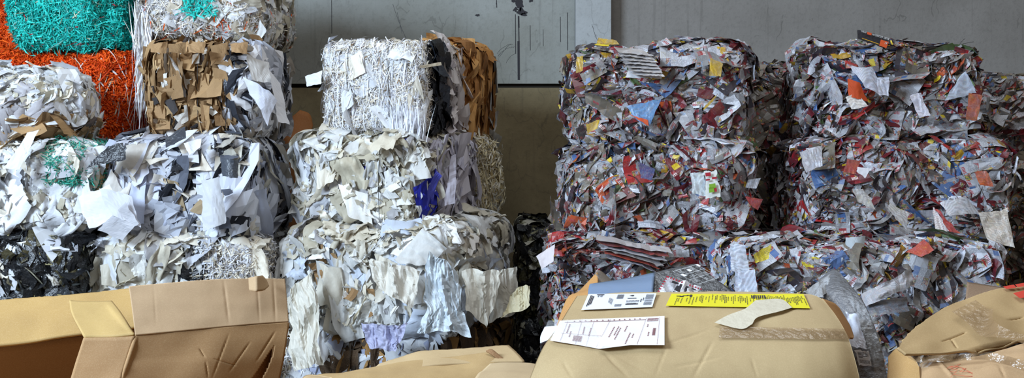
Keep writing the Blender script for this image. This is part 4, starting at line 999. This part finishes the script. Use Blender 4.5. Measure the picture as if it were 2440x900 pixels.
panel('folded_flap', [[(2304, 674, 3.12), (2350, 681, 3.1), (2402, 689, 3.05)], [(2302, 700, 3.02), (2345, 702, 3.0), (2385, 700, 2.99)], [(2300, 724, 2.96), (2325, 716, 2.97), (2350, 708, 2.98)]], 16, 12, .006, (128, 104, 84), wob=.004, **kw)['label'] = 'grey-brown folded flap'
panel('lower_panel', [[(2190, 868, 2.74), (2222, 857, 2.73), (2290, 853, 2.72), (2350, 845, 2.71), (2440, 818, 2.7), (2520, 812, 2.7)], [(2195, 890, 2.66), (2230, 884, 2.65), (2300, 880, 2.65), (2370, 872, 2.64), (2440, 862, 2.64), (2520, 860, 2.64)], [(2190, 950, 2.56), (2230, 950, 2.56), (2300, 950, 2.56), (2370, 950, 2.56), (2440, 950, 2.56), (2520, 950, 2.56)], [(2190, 1010, 2.52), (2230, 1010, 2.52), (2300, 1010, 2.52), (2370, 1010, 2.52), (2440, 1010, 2.52), (2520, 1010, 2.52)]],
      90, 70, 0, (186, 152, 114), wob=.003, skirt=.5, top=True, seed=12, creases=[(2235, 860, 2275, 900, -.008, 8), (2380, 870, 2395, 900, .008, 5), (2310, 880, 2420, 850, .006, 5)], **kw)
panel('left_panel', [[(2116, 846, 2.86), (2135, 828, 2.86), (2152, 832, 2.84)], [(2116, 870, 2.8), (2150, 866, 2.79), (2186, 866, 2.76)], [(2112, 920, 2.74), (2150, 920, 2.73), (2196, 920, 2.7)], [(2108, 1010, 2.7), (2150, 1010, 2.7), (2196, 1010, 2.66)]], 16, 20, 0, (180, 142, 90), skirt=.5, top=True, **kw)
# red scribbles
def Yl(px, py): return np.interp(py, [812, 853, 884, 950], [2.70, 2.72, 2.65, 2.56]) - .012
V = []; Fq = []; k = 0; rs = np.random.RandomState(8)
for i in range(26):
    x0, y0 = rs.uniform(2250, 2430), rs.uniform(862, 900); a = rs.uniform(-.7, .3); L = rs.uniform(15, 60); cv = rs.uniform(-.02, .02)
    t = np.linspace(0, L, 10); an = a + cv * t; X = x0 + np.cumsum(np.cos(an)) * L / 10; Yp = y0 + np.cumsum(np.sin(an)) * L / 10
    for s_ in (-.5, .5):
        D = Yl(X, Yp + s_); V.append(np.stack([(X - CX) / F * D, D, H - (Yp + s_ - HY) / F * D], -1))
    Fq.append(np.array([[k + j, k + j + 1, k + 10 + j + 1, k + 10 + j] for j in range(9)])); k += 20
mesh_np('red_scribble', np.concatenate(V) - RB, np.concatenate(Fq), mat_plain('red_ink', (208, 96, 66), .6), RC)
panel('loose_tape', [[(2140, 812, 2.79), (2158, 806, 2.77)], [(2150, 838, 2.74), (2168, 834, 2.73)], [(2185, 862, 2.68), (2192, 848, 2.68)], [(2235, 862, 2.665), (2240, 845, 2.67)], [(2300, 858, 2.655), (2302, 842, 2.66)], [(2360, 858, 2.65), (2365, 840, 2.65)], [(2450, 884, 2.6), (2460, 864, 2.6)]], 8, 70, 0, (230, 220, 200), mat=TAPE, wob=.008, wfreq=16, **kw)
panel('loose_tape', [[(2268, 742, 2.82), (2325, 714, 2.88)], [(2300, 764, 2.79), (2352, 734, 2.84)], [(2336, 798, 2.73), (2366, 738, 2.82)], [(2372, 802, 2.70), (2368, 762, 2.74)], [(2400, 806, 2.69), (2392, 780, 2.71)], [(2460, 824, 2.66), (2450, 800, 2.68)]], 12, 60, 0, (230, 220, 200), mat=TAPE, wob=.006, wfreq=12, **kw)
panel('crumpled_tape', [[(2170, 845, 2.71), (2210, 855, 2.69), (2250, 846, 2.69)], [(2178, 858, 2.69), (2210, 864, 2.67), (2240, 856, 2.67)], [(2186, 870, 2.70), (2205, 878, 2.68), (2222, 866, 2.68)]], 26, 20, 0, (90, 96, 110), mat=FILM, wob=.02, wfreq=26, sharp=True, **kw)

# ---------------- notable sheets on the bales
leaf(D1, [(1492, 252, 7.86), (1574, 236, 7.84), (1510, 280, 7.84), (1548, 302, 7.84)], (84, 146, 200), 'news', 'leaflet', 'blue and orange leaflet corner')
leaf(D1, [(1498, 272, 7.85), (1545, 285, 7.84), (1512, 280, 7.83), (1545, 300, 7.83)], (214, 96, 60), 'paper', 'leaflet')
for i in range(7):
    leaf(D1, [(1462 + 5 * i, 112 + 9 * i, 8.0 - .02 * i), (1530 + 7 * i, 118 + 8 * i, 7.94 - .02 * i), (1474 + 6 * i, 124 + 9 * i, 7.86 - .02 * i), (1560 + 4 * i, 134 + 8 * i, 7.84 - .02 * i)], (206, 204, 204), 'news', seed=i, crumple=.012)
leaf(D1, [(1496, 168, 7.8), (1578, 164, 7.8), (1490, 184, 7.79), (1576, 186, 7.79)], (214, 214, 218), 'paper', 'paper_sheet', 'white folded sheet end')
for q in ([(1374, 136), (1390, 132), (1372, 176), (1388, 168)], [(1692, 138), (1722, 150), (1690, 180), (1718, 182)], [(1396, 296), (1430, 284), (1400, 318), (1424, 306)], [(1425, 90), (1468, 96), (1422, 104), (1476, 106)], [(1680, 250), (1712, 222), (1676, 262), (1700, 240)]):
    leaf(D1, [(*p, 7.86) for p in q], (200, 164, 36), 'news', 'leaflet', 'yellow leaflet')
leaf(D2, [(1644, 412, 7.74), (1678, 410, 7.73), (1650, 462, 7.73), (1682, 468, 7.72)], (206, 222, 230), 'news', 'leaflet')
lf = leaf(D2, [(1676, 408, 7.71), (1708, 404, 7.71), (1682, 472, 7.70), (1716, 466, 7.70)], (226, 228, 224), 'film', 'leaflet', 'white leaflet with a green picture', crumple=.002)
fl = flatmap([(1676, 408, 7.70), (1708, 404, 7.70), (1682, 472, 7.69), (1716, 466, 7.69)])
printed('leaflet_print', fl, [(.3, .5, .75, .68), (.25, .62, .65, .82)], None, D2.base_c, lf, .012, mat_plain('print_green', (120, 160, 50), .5))
printed('leaflet_print', fl, [(.1, .06, .5, .2), (.55, .26, .9, .34), (.6, .66, .8, .82), (.1, .3, .4, .36)], None, D2.base_c, lf, .012, mat_plain('print_crimson', (160, 36, 50), .5))
leaf(D2, [(1522, 386, 7.78), (1560, 402, 7.78), (1528, 424, 7.77), (1552, 430, 7.77)], (54, 66, 120), 'news', 'leaflet', 'dark blue leaflet')
leaf(D2, [(1782, 428, 7.8), (1812, 424, 7.85), (1776, 446, 7.8), (1802, 450, 7.82)], (206, 214, 226), 'news')
leaf(D2, [(1776, 468, 7.78), (1818, 474, 7.82), (1784, 486, 7.78), (1806, 500, 7.8)], (170, 40, 48), 'news', 'leaflet', 'red leaflet sticking out')
for i in range(6):
    leaf(D3, [(1424 + 3 * i, 560 + 7 * i, 7.76), (1590 - 8 * i, 590 + 9 * i, 7.70), (1420 + 5 * i, 572 + 8 * i, 7.66 - .01 * i), (1600 - 6 * i, 604 + 9 * i, 7.62 - .01 * i)], [(206, 204, 206), (150, 44, 48), (196, 200, 210), (190, 188, 188), (186, 60, 44), (180, 190, 208)][i], 'news', seed=i + 5, crumple=.015)
leaf(D3, [(1278, 610, 7.72), (1322, 580, 7.74), (1292, 640, 7.70), (1318, 622, 7.68)], (220, 212, 216), 'paper', 'paper_sheet', 'pale sheet folded over the corner')
# domed bale: black leaflet on the very top
fx = [(2044, 70, 7.86), (2120, 92, 7.84), (2044, 92, 7.72), (2110, 116, 7.70)]
lf = leaf(F1, fx, (30, 30, 40), 'dark', 'leaflet', 'black leaflet with white heading and orange block', crumple=.003, bulge=.01)
fl = flatmap(fx)
def dashes(a0, a1, b0, b1, n, seed=0):
    r = np.random.RandomState(seed); out = []; w = (a1 - a0) / n
    for i in range(n):
        if r.rand() < .85: out += [(a0 + i * w, b0, a0 + i * w + w * .3, b1), (a0 + i * w, b0 if r.rand() < .5 else (b0 + b1) / 2, a0 + i * w + w * .7, (b0 if r.rand() < .5 else (b0 + b1) / 2) + (b1 - b0) * .25)]
    return out
printed('leaflet_print', fl, dashes(.08, .24, .06, .26, 5) + dashes(.42, .96, .06, .26, 16, 3), None, F1.base_c, lf, .03, WHT, sub=(2, 2))
printed('leaflet_print', fl, [(.26, .05, .40, .3), (.72, .4, .98, 1.0)], None, F1.base_c, lf, .028, mat_plain('print_orange', (206, 84, 40), .5), sub=(2, 2))
printed('leaflet_print', fl, dashes(.75, .95, .5, .72, 5, 8), None, F1.base_c, lf, .034, WHT, sub=(2, 2))
printed('leaflet_print', fl, [(.1, .86, .7, .92)], None, F1.base_c, lf, .03, mat_plain('print_ochre', (210, 160, 30), .5), sub=(2, 2))
leaf(F1, [(2020, 186, 7.8), (2046, 196, 7.78), (2022, 232, 7.78), (2068, 240, 7.76)], (186, 74, 36), 'paper', 'leaflet', 'orange leaflet', bulge=.03)
leaf(F1, [(2014, 232, 7.76), (2044, 222, 7.75), (2030, 262, 7.74), (2068, 252, 7.74)], (224, 220, 214), 'news', 'leaflet')
leaf(F1, [(2024, 158, 7.84), (2080, 160, 7.82), (2060, 206, 7.8), (2104, 234, 7.78)], (186, 192, 208), 'news', bulge=.04)
leaf(F1, [(2080, 184, 7.78), (2120, 183, 7.78), (2094, 226, 7.76), (2118, 228, 7.76)], (200, 206, 222), 'news')
leaf(F1, [(2282, 190, 7.78), (2302, 170, 7.78), (2250, 240, 7.76), (2326, 220, 7.76)], (170, 186, 206), 'news')
leaf(F1, [(2308, 222, 7.74), (2340, 226, 7.74), (2302, 284, 7.74), (2328, 288, 7.74)], (166, 80, 56), 'news', 'leaflet', 'rust orange leaflet at the right corner')
leaf(F1, [(2168, 228, 7.78), (2194, 220, 7.78), (2190, 280, 7.76), (2216, 274, 7.76)], (214, 214, 228), 'news', 'leaflet')
leaf(F2, [(1904, 362, 7.76), (1958, 346, 7.78), (1920, 412, 7.76), (1960, 396, 7.76)], (222, 226, 236), 'news', 'newspaper_sheet', 'white page corner with a framed print')
leaf(F2, [(2018, 378, 7.72), (2052, 382, 7.72), (2010, 410, 7.72), (2036, 414, 7.72)], (186, 44, 40), 'news', 'leaflet', 'bright red leaflet')
leaf(F2, [(2044, 398, 7.71), (2076, 400, 7.71), (2040, 408, 7.70), (2062, 424, 7.70)], (226, 224, 230), 'paper', 'leaflet')
leaf(F2, [(2030, 452, 7.74), (2056, 448, 7.74), (2044, 480, 7.72), (2088, 500, 7.72)], (190, 190, 188), 'news')
leaf(F2, [(2120, 484, 7.72), (2168, 508, 7.72), (2112, 494, 7.70), (2160, 548, 7.70)], (200, 200, 200), 'news')
leaf(F2, [(2222, 492, 7.7), (2226, 494, 7.7), (2230, 556, 7.64), (2264, 550, 7.62)], (216, 208, 208), 'news', 'leaflet')
leaf(F2, [(2226, 494, 7.69), (2232, 496, 7.69), (2262, 552, 7.6), (2290, 556, 7.62)], (190, 60, 60), 'news', 'leaflet', 'red leaflet folded to a cone')
leaf(F2, [(2330, 506, 7.68), (2402, 496, 7.68), (2350, 570, 7.6), (2418, 590, 7.58)], (206, 198, 186), 'news', 'newspaper_sheet', 'large folded page hanging at the lower right corner', crumple=.02)
leaf(F2, [(2240, 484, 7.72), (2300, 466, 7.72), (2260, 512, 7.7), (2336, 510, 7.7)], (196, 198, 204), 'news', bulge=.04)
leaf(F2, [(2322, 410, 7.74), (2350, 406, 7.74), (2336, 440, 7.72), (2368, 444, 7.72)], (186, 78, 38), 'news', 'leaflet', 'orange leaflet at the right')
leaf(F3, [(2160, 600, 6.9), (2202, 570, 6.98), (2196, 612, 6.84), (2226, 596, 6.86)], (196, 76, 58), 'news', 'leaflet', 'orange-red leaflet on the front edge', bulge=.02)
leaf(F3, [(2014, 566, 7.1), (2062, 562, 7.1), (2016, 594, 7.05), (2060, 588, 7.05)], (176, 184, 190), 'paper', 'rolled_sheet', 'pale rolled sheet on top', bulge=.05)
leaf(F3, [(1794, 606, 6.8), (1838, 580, 6.88), (1800, 626, 6.8), (1832, 616, 6.82)], (222, 204, 50), 'news', 'leaflet', 'yellow leaflet')
leaf(F3, [(1738, 582, 6.9), (1776, 582, 6.9), (1742, 646, 6.86), (1786, 646, 6.86)], (206, 216, 232), 'news')
leaf(F3, [(1750, 648, 6.86), (1800, 640, 6.84), (1752, 700, 6.84), (1808, 704, 6.82)], (200, 212, 232), 'news')
for i in (0, 3):
    t = i / 6
    leaf(F3, [(2052 - 6 * i, 700 + 9 * i, 6.74 + .01 * i), (2150 + 22 * (1 - t), 640 + 22 * i, 6.74 + .01 * i), (2062 - 4 * i, 730 + 9 * i, 6.70), (2178 - 4 * i, 680 + 20 * i, 6.72)], [(186, 188, 194), (160, 168, 178), (196, 198, 206), (120, 128, 138), (190, 192, 200), (140, 160, 190), (172, 176, 180)][i], 'news', seed=20 + i, bulge=.07, crumple=.02)
# left columns
leaf(A5, [(66, 316, 7.6), (92, 310, 7.6), (12, 396, 7.5), (42, 404, 7.5)], (222, 224, 228), 'paper', 'paper_strip', 'long white strip')
leaf(B2, [(186, 466, 7.6), (262, 440, 7.62), (212, 544, 7.58), (290, 520, 7.6)], (230, 230, 232), 'paper', 'paper_board', 'white board sticking out at the left')
leaf(B2, [(236, 446, 7.58), (312, 470, 7.6), (262, 510, 7.56), (336, 540, 7.58)], (212, 214, 224), 'paper', 'paper_board')
leaf(B2, [(236, 548, 7.6), (300, 480, 7.56), (290, 572, 7.6), (330, 530, 7.56)], (196, 196, 202), 'paper', 'paper_sheet')
leaf(B2, [(256, 350, 7.64), (296, 338, 7.62), (204, 400, 7.62), (300, 378, 7.58)], (34, 36, 42), 'dark', 'black_sheet', 'black sheet draped over the corner')
leaf(B2, [(392, 330, 7.66), (440, 300, 7.72), (398, 352, 7.62), (444, 328, 7.66)], (58, 62, 70), 'dark', 'black_sheet')
leaf(B2, [(436, 340, 7.62), (480, 330, 7.66), (452, 370, 7.6), (476, 352, 7.62)], (226, 228, 234), 'paper', 'paper_sheet')
leaf(B2, [(480, 430, 7.6), (520, 420, 7.6), (484, 548, 7.58), (540, 530, 7.58)], (206, 208, 214), 'paper', 'paper_sheet', bulge=.03)
leaf(B2, [(526, 376, 7.58), (570, 380, 7.58), (530, 420, 7.56), (566, 424, 7.56)], (70, 76, 86), 'dark', 'grey_cap', 'round dark grey cap', bulge=.06)
leaf(B1, [(586, 130, 7.9), (640, 150, 8.0), (600, 190, 7.86), (650, 200, 7.95)], (196, 192, 188), 'paper', 'paper_sheet')
leaf(B1, [(578, 184, 7.8), (640, 216, 7.86), (640, 300, 7.8), (660, 240, 7.9)], (214, 218, 232), 'paper', 'paper_sheet', bulge=.03)
leaf(B1, [(640, 170, 7.9), (668, 200, 8.0), (664, 290, 7.9), (690, 296, 8.0)], (220, 218, 220), 'paper', 'paper_sheet')
for i, x in enumerate((356, 400, 446, 500, 548)):
    leaf(B1, [(x, 104 + 4 * (i % 2), 7.9), (x + 44, 100, 7.92), (x + 4, 124, 7.82), (x + 40, 128, 7.84)], [(160, 128, 92), (132, 104, 72)][i % 2], 'card', 'cardboard_piece', seed=i, crumple=.02, bulge=.03)
# crumpled pieces of the big white bale
leaf(C3, [(862, 768, 7.45), (970, 775, 7.4), (885, 830, 7.42), (945, 842, 7.4)], (176, 178, 206), 'film', 'crumpled_sheet', 'pale violet crumpled sheet', crumple=.05, freq=18, n=24)
leaf(C3, [(1100, 640, 7.75), (1200, 648, 7.9), (1110, 740, 7.6), (1160, 780, 7.7)], (212, 208, 196), 'film', 'crumpled_sheet', crumple=.05, freq=12, n=20)
leaf(C3, [(1172, 655, 8.0), (1232, 638, 8.05), (1160, 772, 7.9), (1240, 742, 8.0)], (178, 172, 160), 'film', 'torn_sheet', 'beige torn sheet reaching into the gap', crumple=.03, freq=12, n=20, bulge=.05)
leaf(C3, [(1226, 690, 7.95), (1260, 676, 7.95), (1190, 762, 7.85), (1264, 730, 7.9)], (206, 196, 164), 'film', 'torn_sheet', 'cream torn sheet end', crumple=.04, freq=16, n=20)
leaf(C3, [(1030, 600, 7.5), (1090, 640, 7.6), (990, 790, 7.4), (1120, 800, 7.5)], (206, 216, 224), 'film', 'crumpled_sheet', crumple=.06, freq=16, n=26, bulge=.04)
leaf(C3, [(690, 700, 7.7), (745, 640, 7.7), (700, 880, 7.55), (770, 860, 7.5)], (212, 208, 196), 'film', 'crumpled_sheet', crumple=.05, freq=14, n=24, bulge=.05)
leaf(C3, [(880, 620, 7.5), (1000, 640, 7.5), (900, 690, 7.42), (985, 730, 7.42)], (214, 210, 200), 'film', 'crumpled_sheet', crumple=.05, freq=14, n=24, bulge=.04)
leaf(C1, [(726, 182, 8.1), (768, 168, 8.05), (732, 206, 8.1), (764, 200, 8.05)], (228, 228, 232), 'paper', 'paper_sheet')
leaf(C1, [(1000, 156, 7.85), (1050, 148, 8.0), (1000, 162, 7.85), (1052, 156, 8.0)], (224, 214, 192), 'paper', 'paper_strip')
leaf(C2, [(1076, 372, 7.95), (1088, 366, 8.0), (1058, 490, 7.9), (1082, 484, 7.95)], (212, 210, 226), 'paper', 'paper_strip')
# strands hanging from the top bale over the one below
C1.layer('shred', [('front', (.72, .98, 0, .35))], 3000, [(1, (236, 238, 248))], 0.26, hang=0.95, curl=.6, part='hanging_paper_strips', out=.035, loose=None, drop=True, flat=.1, width=.005)

# kraft board standing in the gap, behind the second column
KBb = P(690, 938, 9.2)
kb = panel('cardboard_sheet', [[(715, 262, 9.3), (738, 272, 9.3), (746, 300, 9.3)], [(672, 300, 9.25), (705, 310, 9.25), (735, 330, 9.25)], [(640, 345, 9.2), (690, 360, 9.2), (728, 370, 9.2)], [(640, 560, 9.2), (690, 560, 9.2), (728, 560, 9.2)], [(640, 938, 9.2), (690, 938, 9.2), (728, 938, 9.2)]], 20, 20, .006, (150, 92, 46), base=KBb, wob=.02)
kb.location = KBb; tag(kb, 'brown cardboard sheet standing in the gap between the second and middle columns', 'cardboard')

# baling wires
def wire(bale, pts, r=0.0018, name='baling_wire'):
    p = np.array([np.asarray(q, float) for q in pts]) - bale.base_c
    t = nrm(np.gradient(p, axis=0)); a = np.cross(t, [0.31, 0.17, 0.93]); a = nrm(a); b = np.cross(t, a)
    V = np.concatenate([(p + r * (a * math.cos(k * math.pi / 2.5) + b * math.sin(k * math.pi / 2.5)))[:, None] for k in range(5)], 1).reshape(-1, 3)
    n = len(p); fs = []
    for i in range(n - 1):
        for k in range(5): fs.append([i * 5 + k, i * 5 + (k + 1) % 5, (i + 1) * 5 + (k + 1) % 5, (i + 1) * 5 + k])
    return mesh_np(name, V, np.array(fs), WIREM, bale.root, smooth=True)
WIREM = mat_plain('steel_wire', (38, 36, 38), .45, .5)
def ring(bale, x, rr=0.0018):
    t = np.linspace(0, 2 * math.pi, 49)
    q = np.stack([np.full_like(t, x), np.cos(t), np.sin(t)], 1); q[:, 1:] /= np.abs(q[:, 1:]).max(1, keepdims=True)
    w, n = bale.local(q); w = w + n * .018
    wire(bale, w, rr)
for b_, xs in ((A5, (.24,)), (A6, (.12,)), (B1, (-.5, 0, .5)), (B3, (.35,)), (C2, (-.4, .4)), (C1, (-.4, .35)), (D1, (-.5, .5)), (D2, (-.5, .5)), (F1, (-.6, .5)), (F2, (-.5, .5)), (F3, (-.6, 0, .6))):
    for x in xs: ring(b_, x)
def loose(bale, px, Y, seed):
    rs = np.random.RandomState(seed); t = np.linspace(0, 1, 14)
    (x0, y0), (x1, y1), b = px
    X = x0 + (x1 - x0) * t; Yp = y0 + (y1 - y0) * t - b * 4 * t * (1 - t) + rs.normal(size=14) * .5
    wire(bale, [P(a, c, Y) for a, c in zip(X, Yp)], .0014, 'loose_wire_end')
for q in (((1008, 112), (1056, 78), 5), ((1012, 116), (1062, 84), -3), ((1035, 120), (1085, 114), 2), ((1050, 118), (1092, 104), 4), ((968, 92), (936, 10), -4), ((958, 80), (946, 30), 3)):
    loose(C1, q, 8.6, int(q[0][0]))
for q in (((1184, 128), (1222, 106), 6), ((1186, 134), (1226, 112), 6), ((1206, 150), (1228, 128), 5), ((1190, 136), (1218, 104), 3)):
    loose(C1, q, 9.6, int(q[0][0]) + 3)
loose(D1, ((1412, 62), (1426, 98), -6), 8.6, 2)
for q in (((2270, 120), (2320, 100), 5), ((2280, 118), (2300, 92), 4)): loose(F1, q, 8.5, 7)
